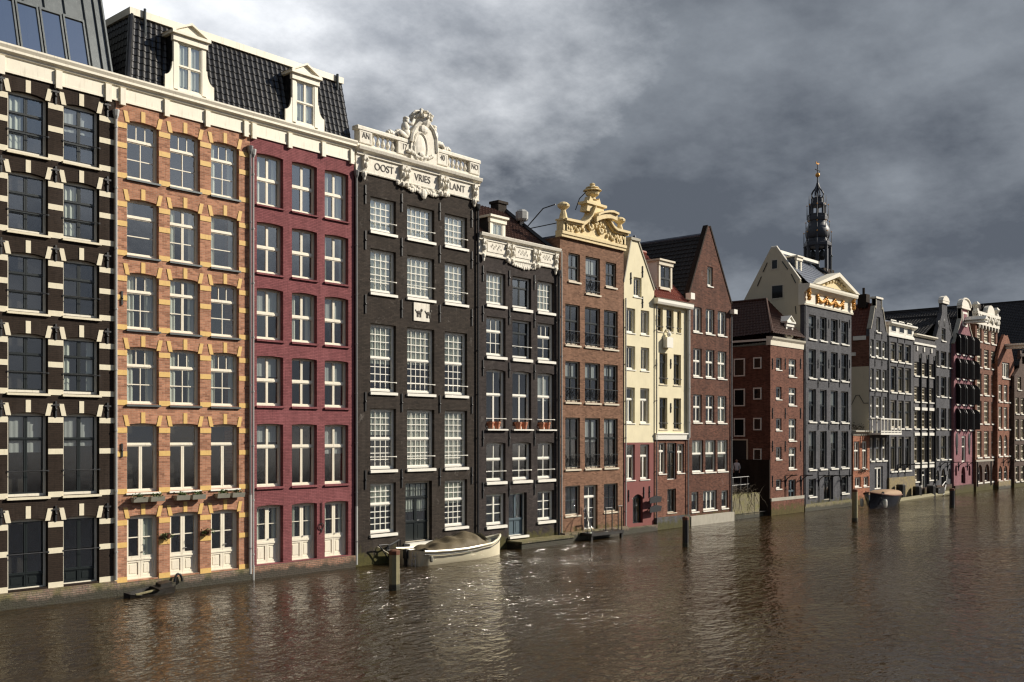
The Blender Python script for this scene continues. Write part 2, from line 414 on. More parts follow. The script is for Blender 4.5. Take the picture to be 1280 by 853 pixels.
HANDLE = [None]
def window(root, x0, x1, z0, z1, st):
    y = st.rec; f = MB(); fw = st.fw; e = .008
    zt = z1-st.arch
    f.box(x0-e, x0+fw, y, y+.1, z0-e, zt+e); f.box(x1-fw, x1+e, y, y+.1, z0-e, zt+e)
    f.box(x0+fw, x1-fw, y+.001, y+.099, z0-e, z0+(.04 if st.door else fw))
    if st.arch and not st.round:
        arc = opening(x0-e, x1+e, z0, z1+e, st.arch, st.round)[2:]
        zi1 = zt-fw*.3
        f.prism([(x0-e, zi1), (x1+e, zi1)]+arc, y+.002, y+.098)
    elif st.round:
        arc = opening(x0-e, x1+e, z0, z1+e, st.arch, True)[2:]
        inn = opening(x0+fw, x1-fw, z0, z1-fw, st.arch-fw, True)[2:]
        for i in range(len(arc)-1):
            f.prism([arc[i], arc[i+1], inn[i+1], inn[i]], y+.002, y+.098)
        f.box(x0+fw, x1-fw, y+.01, y+.09, zt-.03, zt+.03)
        zi1 = zt-.03
    else:
        f.box(x0+fw, x1-fw, y+.001, y+.099, z1-fw, z1+e); zi1 = z1-fw
    xi0, xi1, zi0 = x0+fw, x1-fw, z0+(.04 if st.door else fw)
    s = MB() if st.sash else f
    panes = MB()
    H = zi1-zi0; zc = zi1; nl = len(st.lights)
    def pane(a, b, c, d, yy):
        j = [random.uniform(-.006, .006) for _ in range(3)]
        panes.add([(a, yy+j[0], c), (b, yy+j[1], c), (b, yy+j[1]+j[2], d), (a, yy+j[0]+j[2], d)], [(0,1,2,3)])
    if st.round:
        arcp = opening(x0+fw, x1-fw, z0, z1-fw, st.arch-fw, True)[2:]
        panes.add([(p[0], y+.05, p[1]) for p in [(xi0, zt+.03), (xi1, zt+.03)]+arcp[1:-1]], [tuple(range(len(arcp)))])
        s.box((xi0+xi1)/2-.02, (xi0+xi1)/2+.02, y+.02, y+.08, zt+.03, z1-fw)
    for li, L in enumerate(st.lights):
        fr, nc, nr = L[0], L[1], L[2]; kind = L[3] if len(L) > 3 else ''
        zb = zc-fr*H
        top, bot = zc, zb
        if li: top -= st.tb/2
        if li < nl-1:
            bot += st.tb/2
            (f if not st.sash or st.frame == 'dark' else s).box(xi0, xi1, y+.004, y+.09, zb-st.tb/2, zb+st.tb/2)
        off = .0 if li == 0 else .012
        mw = st.mull if 't' in kind or 'p' in kind else st.bar
        # leaf borders
        leaves = [(xi0+(xi1-xi0)*k/nc, xi0+(xi1-xi0)*(k+1)/nc) for k in range(nc)] if mw > st.bar else [(xi0, xi1)]
        for a, b in leaves:
            sb = st.sb
            a2 = a+(0 if a == xi0 else .004); b2 = b-(0 if b == xi1 else .004)
            sl = sb if a == xi0 else mw/2; sr = sb if b == xi1 else mw/2
            s.box(a2, a2+sl, y+.02+off, y+.08+off, bot, top); s.box(b2-sr, b2, y+.02+off, y+.08+off, bot, top)
            s.box(a2+sl, b2-sr, y+.021+off, y+.079+off, top-sb, top); s.box(a2+sl, b2-sr, y+.021+off, y+.079+off, bot, bot+sb*1.3)
            ga, gb, gc, gd = a2+sl, b2-sr, bot+sb*1.3, top-sb
            if 'p' in kind:
                s.box(ga, gb, y+.05+off, y+.075+off, gc, gd)
                s.prism([(ga+.06,gc+.07),(gb-.06,gc+.07),(gb-.06,gd-.07),(ga+.06,gd-.07)], y+.036+off, y+.051+off)
                continue
            cc = nc if len(leaves) == 1 else 1
            for k in range(1, cc):
                xm = ga+(gb-ga)*k/cc; s.box(xm-st.bar/2, xm+st.bar/2, y+.03+off, y+.07+off, gc, gd)
            for k in range(1, nr):
                zm = gc+(gd-gc)*k/nr; s.box(ga, gb, y+.032+off, y+.068+off, zm-st.bar/2, zm+st.bar/2)
            pane(ga, gb, gc, gd, y+.05+off)
        zc = zb
    part = 'door' if st.door else 'window'
    o = f.build(part, M[st.frame], root)
    if st.sash: s.build('sash', M[st.sash], o)
    if panes.v: panes.build('pane', M[st.glass], o)
    if st.door and st.handle:
        xm = (xi0+xi1)/2
        MB().tube([(xm+.05, y+.03, z0+1.0), (xm+.05, y-.03, z0+1.0), (xm+.14, y-.03, z0+1.0)], .014, 5).build('handle', M['pipe_grey'], o)
    if st.sill:
        mt, h, pr = st.sill
        MB().profx([(-pr, z0-h), (-pr, z0-h*.25), (y+.02, z0-.002), (y+.02, z0-h)], x0-.05, x1+.05).build('sill', M[mt], o)
    if st.rod:
        q = MB()
        for zr in (st.rod if hasattr(st.rod, '__len__') else [st.rod]):
            zz = z0+(z1-z0)*zr; q.tube([(x0-.0, -.02, zz), (x1+.0, -.02, zz)], .016, 5)
            q.box(x0-.03, x0+.02, -.03, .06, zz-.03, zz+.03); q.box(x1-.02, x1+.03, -.03, .06, zz-.03, zz+.03)
        q.build('safety_rod', M['black'] if st.frame != 'white' else M['white'], o)
    if st.rail:                                # little iron balconette
        q = MB(); h = .75; yb = -.03
        q.box(x0+.03, x1-.03, yb-.015, yb+.015, z0+h, z0+h+.03); q.box(x0+.03, x1-.03, yb-.012, yb+.012, z0+.12, z0+.15)
        nb = 3; w = (x1-x0-.1)/nb
        for k in range(nb):
            a = x0+.05+w*k
            q.tube([(a, yb, z0+.13), (a+w, yb, z0+h)], .015, 4); q.tube([(a+w, yb, z0+.13), (a, yb, z0+h)], .015, 4)
            c = (a+w/2, yb, z0+.45)
            q.tube([(c[0]+.11*math.cos(t), yb, c[2]+.14*math.sin(t)) for t in [math.pi*2*i/8 for i in range(9)]], .014, 4)
        for k in range(nb+1): q.tube([(x0+.05+w*k, yb, z0+.02), (x0+.05+w*k, yb, z0+h)], .012, 4)
        q.build('railing', M['black'], o)
    c = st.curtain
    if callable(c): c = c()
    if c:
        a, b, lo, hi, mt = xi0, xi1, zi0, zi1, 'curtain'
        yy = y+.12; spans = [(a, b)]
        if c == 'top': lo = zi0+(zi1-zi0)*random.uniform(.4, .62)
        elif c == 'sides': w = (b-a)*random.uniform(.2, .32); spans = [(a, a+w), (b-w, b)]
        elif c == 'blind': mt = 'blind'; lo = zi0+(zi1-zi0)*random.uniform(.5, .75)
        elif c == 'beige': mt = 'curtain_beige'
        elif c == 'half': spans = [(a, a+(b-a)*.5)] if random.random() < .5 else [(a+(b-a)*.5, b)]
        q = MB()
        for (p0, p1) in spans:
            n = max(6, int((p1-p0)/.05)); am = .006 if c == 'blind' else .03; ph = random.random()*6
            q.grid(lambda u, v, p0=p0, p1=p1, n=n, am=am, ph=ph: (p0+(p1-p0)*u, yy+am*math.sin(u*n*1.9+ph)+.01*math.sin(7*u+ph), lo-.05+(hi+.05-lo+.05)*v), n*2, 1)
        q.build('curtain', M[mt], o, smooth=True)
    return o

def anchors(H, pts, L=.75, cross=False, mat='black'):
    """iron wall anchors, one mesh each; pts local x,z centres"""
    src = None
    for (x, z) in pts:
        if src is None:
            m = MB(); m.box(-.03, .03, -.05, .01, -L/2, L/2)
            m.ball((0, -.05, 0), .045, 6, 4)
            if cross: m.box(-.12, .12, -.06, -.05, .12, .18)
            src = m.build('wall_anchor', M[mat], H.root); src.location = (x, 0, z)
        else: inst(src, H.root, (x, 0, z))

def each(name, mat, parent, items, fn, **k):
    for it in items:
        m = MB(); fn(m, it); m.build(name, M[mat], parent, **k)
def downpipe(H, x, z0, z1, mat='pipe_grey', y=-.09, r=.05, hopper=True, foot=None):
    m = MB(); m.tube([(x, y, z0), (x, y, z1)], r, 8)
    if hopper: m.lathe([(r, 0), (.1, .12), (.13, .3), (.13, .34)], (x, y, z1-.3), 8)
    k = z0+1
    while k < z1-.5:
        m.lathe([(r+.015, 0), (r+.015, .06)], (x, y, k), 8); m.box(x-.015, x+.015, y, .02, k, k+.04); k += 2.2
    o = m.build('downpipe', M[mat], H.root)
    if foot: MB().tube([(x, y, z0), (x, y, z0+foot)], r+.012, 8).build('pipe_foot', M['pipe_white'], o)
    return o

CORN = [(0.3,0),(-.06,0),(-.06,.08),(-.04,.08),(-.04,.5),(-.1,.54),(-.12,.6),(-.22,.66),(-.22,.74),(-.27,.84),(-.27,.9),(.3,.92)]
def cornice(H, z0, z1, x0=0, x1=None, mat='cream', prof=CORN, scale=1.0, name='cornice', parent=None):
    k = (z1-z0)/.92
    return MB().profx([(p[0]*scale, z0+p[1]*k) for p in prof], x0, H.W if x1 is None else x1).build(name, M[mat], parent or H.root)

def blocks(H, W, piers, band, arch_h=.42, dark='yellow_block', bh=.2, bw=.17):
    """stone blocks in piers and over arches, one mesh of surface trim"""
    m = MB()
    for (x0, x1, z0, z1) in W.values():
        zt = z1-.12; xm = (x0+x1)/2
        for cx, lean, dz in ((x0+.02, -.09, -.05), (xm, 0, .06), (x1-.02, .09, -.05)):
            a = zt+dz+.06; b = a+arch_h
            m.prism([(cx-bw/2, a), (cx+bw/2, a), (cx+bw/2+lean, b), (cx-bw/2+lean, b)], -.02, .02)
    for (a, b) in piers:
        for z in band: m.box(a, b, -.02, .02, z, z+bh)
    H.trim = (m, dark)

def coping(H, pts, w=.34, t=.1, y0=-.05, mat='white_stone', name='coping'):
    m = MB()
    for (a, b) in zip(pts[:-1], pts[1:]):
        d = Vector((b[0]-a[0], b[1]-a[1])); L = d.length
        if L < .01: continue
        d /= L; n = Vector((-d[1], d[0]))
        if n[1] < 0 and abs(d[0]) > 1e-3: n = -n
        p = [(a[0], a[1]), (b[0], b[1]), (b[0]+n[0]*t, b[1]+n[1]*t), (a[0]+n[0]*t, a[1]+n[1]*t)]
        m.prism(p, y0, y0+w)
    return m.build(name, M[mat], H.root)

def dormer(H, x0, x1, z0, z1, yf, depth, st, mat='cream', cheek='tile_black', pediment=.35, scroll=0.0):
    o = MB()
    t = .17
    o.box(x0-t, x0, yf, yf+.12, z0, z1); o.box(x1, x1+t, yf, yf+.12, z0, z1)
    o.box(x0, x1, yf+.002, yf+.118, z0-.12, z0)
    o.box(x0-t-.05, x1+t+.05, yf-.06, yf+.12, z1, z1+.25)
    o.box(x0-t-.13, x1+t+.13, yf-.16, yf+depth, z1+.25, z1+.36)
    a = o.build('dormer', M[mat], H.root)
    if pediment:
        xm = (x0+x1)/2; zz = z1+.36
        m = MB(); m.prism([(x0-t-.1, zz), (x1+t+.1, zz), (xm, zz+pediment)], yf-.04, yf+depth)
        m.prism([(x0-t-.16, zz+.002), (x0-t-.02, zz+.002), (xm, zz+pediment), (xm, zz+pediment+.09)], yf-.14, yf+depth)
        m.prism([(x1+t+.16, zz+.002), (x1+t+.02, zz+.002), (xm, zz+pediment), (xm, zz+pediment+.09)], yf-.141, yf+depth)
        m.build('pediment', M[mat], a)
    each('cheek', cheek, a, ((x0-t+.02, x0-.05), (x1+.05, x1+t-.02)), lambda m, q: m.box(q[0], q[1], yf+.12, yf+depth, z0-.2, z1+.25))
    if scroll:
        h = (z1-z0)*.55
        for sgn, bx in ((-1, x0-t), (1, x1+t)):
            m = MB()
            p = [(bx, z0-.1), (bx+sgn*scroll, z0-.1), (bx+sgn*scroll, z0+h*.45)]
            for k in range(1, 7):
                q = k/6*math.pi/2
                p.append((bx+sgn*scroll*(1-math.sin(q)*.85), z0+h*.45+h*.55*(1-math.cos(q))))
            p.append((bx, z0+h))
            m.prism(p, yf+.01, yf+.1)
            m.build('scroll', M[mat], a)
    # window in the dormer front, hung as sub-parts of the dormer
    e = empty_holder = None
    w = window(H.root, x0, x1, z0, z1, st.but(rec=yf+.02))
    w.name = 'dormer_window'
    MB().box(x0, x1, yf+.5, yf+.55, z0, z1).build('room_dark_sheet', M['room_dark_sheet'], w)
    return a

def text(body, size, x, z, y, mat, parent, sx=1.0, name='lettering'):
    cu = bpy.data.curves.new('lettering', 'FONT'); cu.body = body; cu.size = size; cu.extrude = .008; cu.align_x = 'CENTER'; cu.align_y = 'CENTER'
    t = bpy.data.objects.new('lettering', cu); link(t)
    bpy.context.view_layer.update()
    me = bpy.data.meshes.new_from_object(t.evaluated_get(bpy.context.evaluated_depsgraph_get()))
    bpy.data.objects.remove(t)
    me.transform(Matrix.Translation((x, y, z)) @ Matrix.Rotation(R(90), 4, 'X') @ Matrix.Scale(sx, 4, (1,0,0)))
    me.materials.clear(); me.materials.append(M[mat])
    o = bpy.data.objects.new(name, me); link(o); o.parent = parent
    return o
def rnd(*opts): return lambda: random.choice(opts)

# ------------------------------------------------------------------ house 1: black brick with cream blocks
H = House('black brick canal house with cream stone blocks and grey zinc skylight roof', 'house', -75, 144.5)
fr = 'cream'
d1 = ST([(.33,2,1,'t'),(.34,2,1,'t'),(.33,2,1,'t')], frame=fr, sash='green_black', arch=.09, fw=.09, rec=.17, sill=('cream_block', .1, .1), tb=.03, rod=.34, mull=.11, curtain=rnd(None, None, 'blind', 'half', 'sides'))
d5 = d1.but(lights=[(.3,2,1,'t'),(.7,2,1,'t')], curtain='blind', rod=.3)
d6 = d1.but(lights=[(.80,2,1,'t'),(.20,2,1,'p')], door=True, rod=.5, sill=None, handle=False, curtain=None)
colsA = [(-62,-10),(9.5,60),(79,124)]
rowsA = [(110,187),(211,287),(313,388),(415,490),(515,622),(650,739)]
W1 = H.wins(colsA, rowsA, lambda r, c: d5 if r == 4 else d6 if r == 5 else d1, ref=9.5)
zc0, zc1 = 18.0, 18.93
xs = [(0, H.x(-62)), (H.x(-10), H.x(9.5)), (H.x(60), H.x(79)), (H.x(124), H.W)]
band = []
for r in range(6):
    z0, z1 = W1[r, 1][2], W1[r, 1][3]
    band += [z1-.35, z1-.35-(z1-z0)*.38, z0-.06]
blocks(H, W1, xs, band, .42, 'cream_block', .19, .17)
H.wall(H.rect(18.0), 'brick_black', 9)
cornice(H, zc0, zc1)
each('console', 'cream', H.root, [H.x(px) for px in (0, 72, 134)], lambda m, x: m.box(x-.11, x+.11, -.13, .0, zc0-.12, zc0+.5))
anchors(H, [(H.x(px), W1[r, 1][3]+.12) for r in range(6) for px in (1, 69.5, 134)], .55, True)
downpipe(H, H.x(143.5), .6, 17.6, 'pipe_white')
MB().box(0, H.W, -.12, .28, -.6, W1[5, 1][2]-.07).build('plinth', M['plinth'], H.root)
# zinc roof
ra = Vector((0, .28, 18.94)); rb = Vector((0, 1.14, 21.95)); dr = rb-ra
def slope(x, t, out=0.0): p = ra+dr*t; return (x, p.y-out*.96, p.z+out*.28)
m = MB()
top = 1.25
m.add([slope(0,0), slope(H.W,0), slope(H.W,top), slope(0,top), (0,6,slope(0,top)[2]), (H.W,6,slope(0,top)[2]), (0,6,18.9), (H.W,6,18.9)],
      [(0,1,2,3), (3,2,5,4), (1,7,5,2), (0,3,4,6)])
rf = m.build('roof', M['zinc'], H.root)
m = MB(); k = 0.0
while k < H.W:
    m.tube([slope(k,0,.03), slope(k,top,.03)], .03, 4); k += .74
m.tube([slope(H.W,0,.03), slope(H.W,top,.03)], .06, 6); m.tube([slope(H.W-.3,0,.03), slope(H.W-.3,top,.03)], .04, 6)
m.build('standing_seam', M['zinc'], rf)
for k in range(6):
    xb = H.x(116)-(H.x(116)-H.x(92))-k*.83; wv = .66
    m = MB()
    a0, a1 = .03, .60
    for (u0, u1, t0, t1) in ((xb-.06, xb, a0, a1), (xb+wv, xb+wv+.06, a0, a1), (xb-.06, xb+wv+.06, a0-.03, a0), (xb-.06, xb+wv+.06, a1, a1+.03)):
        vs = [slope(u0,t0,.0), slope(u1,t0,.0), slope(u1,t1,.0), slope(u0,t1,.0), slope(u0,t0,.12), slope(u1,t0,.12), slope(u1,t1,.12), slope(u0,t1,.12)]
        m.add(vs, [(4,5,6,7), (0,1,5,4), (1,2,6,5), (2,3,7,6), (3,0,4,7)])
    sk = m.build('skylight', M['zinc'], H.root)
    MB().add([slope(xb,a0,.07), slope(xb+wv,a0,.07), slope(xb+wv,a1,.07), slope(xb,a1,.07)], [(0,1,2,3)]).build('pane', M['glass_sky'], sk)

# ------------------------------------------------------------------ house 2: orange brick with yellow blocks
H = House('orange brick canal house with yellow blocks and black tiled mansard roof', 'house', 144.6, 312.6)
H2 = H
three = ST([(.32,3,1),(.36,2,1),(.32,2,1)], frame='cream', arch=.06, rec=.16, fw=.07, sill=('zinc', .09, .09), tb=.06, bar=.035, curtain=rnd('sides', None, 'sides'))
three.lights = [(.32,3,1),(.68,2,2)]
plain = three.but(lights=[(.30,1,1),(.70,1,2)])
case = three.but(lights=[(.30,2,1,'t'),(.70,2,2,'t')], mull=.09)
tall = three.but(lights=[(.30,1,1),(.70,2,1,'t')], mull=.12, curtain=None, sill=('white', .08, .07))
door = three.but(lights=[(.70,2,2,'t'),(.30,2,1,'p')], door=True, mull=.17, sill=None, sb=.08, curtain=rnd(None, 'half'))
kind = {(0,0):three,(0,1):three,(0,2):three,(1,0):plain,(1,1):case,(1,2):plain,(2,0):three,(2,1):case,(2,2):three,(3,0):three,(3,1):three.but(mull=.07),(3,2):three}
colsB = [(158.7,198.5),(212.5,250),(263.7,298.6)]
rowsB = [(149,222),(247,318.5),(339.5,411),(432.5,505),(529,616),(644.5,726)]
W2 = H.wins(colsB, rowsB, lambda r, c: kind.get((r, c)) or (tall if r == 4 else door))
xs = [(0, H.x(158.7)), (H.x(198.5), H.x(212.5)), (H.x(250), H.x(263.7)), (H.x(298.6), H.W-.02)]
band = []
for r in range(6):
    z0, z1 = W2[r, 0][2], W2[r, 0][3]
    band += [z1-.36, z1-.36-(z1-z0)*.34, z0-.05]
blocks(H, W2, xs, band, .40, 'yellow_block', .19, .16)
H.wall(H.rect(18.0), 'brick_orange', 9)
def cornice_consoles(H, pxs):
    c = cornice(H, zc0, zc1)
    each('console', 'cream', H.root, [H.x(px) for px in pxs], lambda m, x: m.box(x-.1, x+.1, -.13, .0, zc0-.12, zc0+.5))
cornice_consoles(H, (152, 207, 258, 306))
downpipe(H, H.W-.06, .25, 17.5, 'pipe_grey', foot=3.2)
MB().box(0, H.W, -.12, .28, -.6, W2[5, 0][2]-.05).build('plinth', M['plinth'], H.root)
anchors(H, [(H.x(152), W2[r, 0][3]-1.0) for r in (2, 4)], .5)
# mansard roof, hipped at its left end
YB, YT, ZB, ZT = .2, .88, 18.95, 21.70
xl0, xl1 = H.x(160, .2), H.x(164.5, .88)
m = MB(); m.tiles((xl0,YB,ZB), (H.W,YB,ZB), (H.W,YT,ZT), (xl1,YT,ZT), .25, .30)
m.tiles((xl0-.05,7,ZB), (xl0,YB,ZB), (xl1,YT,ZT), (xl1-.05,7,ZT), .25, .30)
m.tube([(xl0-.02,YB-.02,ZB), (xl1-.02,YT-.02,ZT)], .1, 8)
rf = m.build('roof', M['tile_black'], H.root)
MB().box(xl1-.12, H.W, YT-.1, 7, ZT-.02, ZT+.25).build('roof_fascia', M['cream'], rf)
m = MB(); px_ = H.x(179, .85); m.tube([(px_, .72, ZT-.75), (px_, .72, ZT+.32)], .05, 6); m.build('vent_pipe', M['zinc'], rf)
dw = ST([(.5,2,1,'t'),(.5,2,1,'t')], frame='cream', fw=.05, tb=.03, mull=.09, curtain='full', handle=False)
def house_dormer(H, xa, xb, yt, yb):
    dormer(H, H.x(xa, .15), H.x(xb, .15), H.z(xa, yb, .15), H.z(xa, yt, .15), .1, 1.5, dw, scroll=.36, pediment=.36)
house_dormer(H, 221.5, 252, 52, 112)
# planters and plants on this house
def leafy(m, c, r, n, s=.05):
    for _ in range(n):
        d = Vector((random.gauss(0,.5), random.gauss(0,.5), random.gauss(0,.45)))
        p = Vector(c)+Vector((d.x*r[0], d.y*r[1], d.z*r[2]))
        a = Vector((random.uniform(-1,1), random.uniform(-1,1), random.uniform(-.5,1))).normalized()*s
        b = a.cross(Vector((random.uniform(-1,1), random.uniform(-1,1), random.uniform(-1,1)))).normalized()*s*.6
        m.add([p-a, p+b, p+a, p-b], [(0,1,2,3)])
def planter(label, X, Y, Z, w=.56, hang=False):
    r = tag(empty('window_planter', (X, Y, Z)), label, 'planter', 'planters hanging on the orange brick house')
    MB().profx([(-.08,0),(.1,0),(.12,.18),(-.13,.18)], -w/2, w/2).build('box', M['box_grey'], r)
    m = MB(); leafy(m, (0,0,.22), (w*.4,.12,.1), 90, .045); m.build('foliage', M['leaf'], r)
names = ['first', 'second']
for c, which in ((0, 'left'), (1, 'middle'), (2, 'right')):
    x0, x1, z0, z1 = W2[4, c]
    for k in range(2):
        planter('grey planter under the %s tall window of the orange brick house, %s of its pair' % (which, ('left' if k == 0 else 'right')),
                H.X0+x0+.38+k*.68, -.22, z0-.36)
for c, px, t in ((0, 206, 'left and middle'), (1, 257, 'middle and right')):
    r = tag(empty('hanging_plant', (H.X0+H.x(px), -.16, W2[5,0][2]+1.55+c*.03)), 'dark green plant hanging on the brick pier between the %s white doors' % t, 'plant', 'wall plants on the orange brick house')
    m = MB(); leafy(m, (0,0,0), (.24,.14,.12), 150, .045); m.build('foliage', M['leaf'], r)
    MB().lathe([(.09,-.12),(.14,.06)], (0,0,0), 8).build('pot', M['rust'], r)

# ------------------------------------------------------------------ house 3: purple painted brick
H = House('purple red painted brick canal house with cream cross windows and one dormer', 'house', 312.8, 442.6)
H3 = H
cross = ST([(.49,2,1,'t'),(.51,2,1,'t')], frame='cream', arch=.045, rec=.2, fw=.075, mull=.10, tb=.085, sb=.035, sill=('brick_purple', .09, .08), curtain=rnd('sides', 'sides', 'blind', None))
cross5 = cross.but(lights=[(.36,2,1,'t'),(.64,2,1,'t')], curtain=rnd('blind', None))
door3 = cross.but(lights=[(.65,2,2,'t'),(.35,2,1,'p')], door=True, sill=None, mull=.17, sb=.08, curtain='sides')
W3 = H.wins([(321,354),(365,396.3),(406,435.5)], [(190,254.5),(276,340),(359,423.5),(444,507),(529.5,609.5),(632.5,706.5)],
            lambda r, c: door3 if r == 5 else cross5 if r == 4 else cross)
H.wall(H.rect(18.0), 'brick_purple', 9)
cornice_consoles(H, (316, 361, 403, 438.5))
downpipe(H, H.W+.06, .1, 17.6, 'brick_purple' if False else 'pipe_grey', foot=2.6)
downpipe(H, .08, .0, 17.4, 'pipe_white', r=.038, foot=.6)
MB().box(0.002, H.W, -.12, .28, -.6, W3[5,0][2]-.04).build('plinth', M['plinth_red'], H.root)
xa_ = H.x(401.5); za_ = W3[5, 2][3]
m = MB(); m.tube([(xa_, -.04, za_-.02), (xa_, -.04, za_-.95)], .022, 5)
m.tube([(xa_-.02+.13*math.cos(t), -.04, za_-1.05+.13*math.sin(t)) for t in [i*math.pi/5 for i in range(9)]], .022, 5)
m.tube([(xa_+.1, -.04, za_-1.05), (xa_-.05, -.04, za_-1.35)], .022, 5); m.build('wall_hook', M['black'], H.root)
m = MB(); m.tiles((0.004,YB,ZB), (H.W,YB,ZB), (H.W,YT,ZT), (0.004,YT,ZT), .25, .30)
rf = m.build('roof', M['tile_black'], H.root)
m = MB(); m.add([(H.W-.02,YB,ZB),(H.W-.02,7,ZB),(H.W-.02,7,ZT),(H.W-.02,YT,ZT)], [(0,1,2,3)]); m.build('gable_end', M['brick_dark'], rf)
MB().box(0.002, H.W+.05, YT-.1, 7, ZT-.02, ZT+.25).build('roof_fascia', M['cream'], rf)
m = MB(); px_ = H.x(419.5, .85); m.tube([(px_, .72, ZT-.4), (px_, .72, ZT+.3)], .06, 6); m.build('vent_pipe', M['zinc'], rf)
house_dormer(H, 369, 392.5, 100, 153)

# ------------------------------------------------------------------ house 4: dark brick with white attic
H = House('dark brown canal house with white balustrade and crowned crest', 'house', 445, 596.8)
H4 = H
def grid4(n, rows, **k): return ST(rows, frame='white', rec=.17, fw=.09, bar=.035, tb=.06, sb=.04, sill=('white', .16, .09), **k)
def s4(r, c):
    n = 5 if c == 1 else 4
    cu = 'full' if r < 2 else 'top'
    if r == 0: return grid4(n, [(1,n,4)], curtain=cu, rod=.28)
    if r == 1: return grid4(n, [(1,n,5)], curtain=cu, rod=.28)
    if r == 2: return grid4(n, [(.5,n,4),(.5,n,4)], curtain=cu, rod=.14)
    if r == 3: return grid4(n, [(.5,n,4),(.5,n,4)], curtain='full' if c else 'top', rod=.2)
    if c == 1: return ST([(.25,4,2),(.42,2,2,'t'),(.33,2,1,'p')], frame='tan', sash='green_black', rec=.2, fw=.1, mull=.16, door=True, curtain='top')
    return grid4(n, [(.42,n,3),(.58,n,4)], curtain='top')
W4 = H.wins([(463,495),(509,543),(556,584)], [(245,287),(310,364),(404,489),(510.5,587),(604.5,668)], lambda r, c: None if (r, c) == (4, 1) else s4(r, c))
W4[4,1] = H.win(506.8, 540, 602.5, 679, s4(4,1))
zb4 = (H.z(456.4,218.5)+H.z(591,249.6))/2
H.wall(H.rect(zb4), 'brick_dark', 9)
anchors(H, [(H.x(px), z) for z in (H.z(455,300), H.z(455,380), H.z(455,502), H.z(455,600), H.z(456,243)) for px in (456.5,502,549.5,589.5)], .85)
# door threshold
x0, x1, z0, z1 = W4[4,1]
MB().box(x0-.08, x1+.02, -.4, .1, z0-.2, z0-.004).build('doorstep', M['white'], H.root)
# frieze, cornice
zf1 = H.z(450,190.5); zf2 = (H.z(450,184)); 
PR = [(.3,0),(-.08,0),(-.1,.05),(-.06,.08),(-.06,.80),(-.14,.84),(-.14,.95),(-.3,1.05),(-.34,1.18),(-.34,1.22),(.3,1.25)]
zt4 = zf2+.02
k4 = (zt4-zb4)/1.25
fz = MB().profx([(p[0], zb4+p[1]*k4) for p in PR], -.05, H.W+.05).build('frieze', M['white_stone'], H.root)
zfm = zb4+.44*k4
H4z = (zb4, zt4)
for body, px in (('OOST', 479), ('VRIES', 527), ('LANT', 570.5)):
    text(body, .47, H.x(px), zfm, -.072, 'letter', fz, .92)
def bracket(m, x, zt, h, w=.2, p=.26):
    m.profx([(0,zt),(-p,zt),(-p,zt-.12),(-p*.75,zt-h*.3),(-p*.95,zt-h*.45),(-p*.45,zt-h*.75),(-p*.5,zt-h*.95),(0,zt-h)], x-w/2, x+w/2)
    for q in (-1, 1): m.ball((x+q*w*.5, -p*.8, zt-h*.2), (.07,.09,.1), 6, 5)
    m.ball((x, -p*.9, zt-h*.5), (.08,.1,.14), 6, 5); m.ball((x, -p*.55, zt-h*.95), (.09,.1,.13), 6, 5)
def br4(m, px):
    bracket(m, H.x(px), zb4+.84*k4, 1.0*k4)
    if px in (453.5, 591): m.ball((H.x(px), -.1, zb4-.12), (.1,.09,.24), 6, 5)
each('bracket', 'white_stone', fz, (453.5, 501, 506.5, 549, 555, 591), br4)
m = MB()      # carved swag under the frieze
xa, xb = H.x(496), H.x(559); nn = 22
for k in range(nn+1):
    t = k/nn; x = xa+(xb-xa)*t
    sag = .42*(1-abs(2*t-1)**1.6)*(.75+.25*math.cos(t*math.pi*8))
    m.box(x-(xb-xa)/nn*.52, x+(xb-xa)/nn*.52, -.05, .0, zb4-.05-sag*.5, zb4+.03)
    m.ball((x, -.06, zb4-.06-sag*.62), (random.uniform(.08,.16), .07, random.uniform(.07,.14)), 7, 5)
    if k % 3 == 0: m.ball((x, -.08, zb4-.0-sag*.3), (.14,.07,.09), 7, 5)
xm = (xa+xb)/2; m.ball((xm, -.08, zb4-.3), (.2,.1,.26), 8, 6)
m.build('carved_swag', M['white_stone'], fz)
# balustrade
zr = H.z(446,157)        # top rail
m = MB()
m.box(0, H.W, -.12, .2, zt4, zt4+.14); m.profx([(-.2,zr-.18),(-.2,zr-.06),(-.16,zr),(.22,zr),(.22,zr-.18)], -.04, H.W+.04)
ped = [(446.4,462.5),(494.5,511),(543.5,557),(584.5,596.5)]
for a, b in ped: m.box(max(.001, H.x(a)), min(H.W-.001, H.x(b)), -.16, .2, zt4+.14, zr-.18)
for a, b in ped:
    xa, xb = max(.001, H.x(a)), min(H.W-.001, H.x(b)); q = .09
    for (u0, u1, w0, w1) in ((xa+.03,xb-.03,zr-.27,zr-.2),(xa+.03,xb-.03,zt4+.16,zt4+.22),(xa+.02,xa+q,zt4+.22,zr-.27),(xb-q,xb-.02,zt4+.22,zr-.27)):
        m.box(u0, u1, -.171, -.16, w0, w1)
bal = m.build('balustrade', M['white_stone'], H.root)
for (a, b), body in zip(ped, ('AN', '17', '40', 'NO')):
    text(body, .38, (max(.001,H.x(a))+min(H.W,H.x(b)))/2, (zt4+zr)/2+.03, -.168, 'letter', bal, .82)
hb = zr-.18-(zt4+.14); src = None
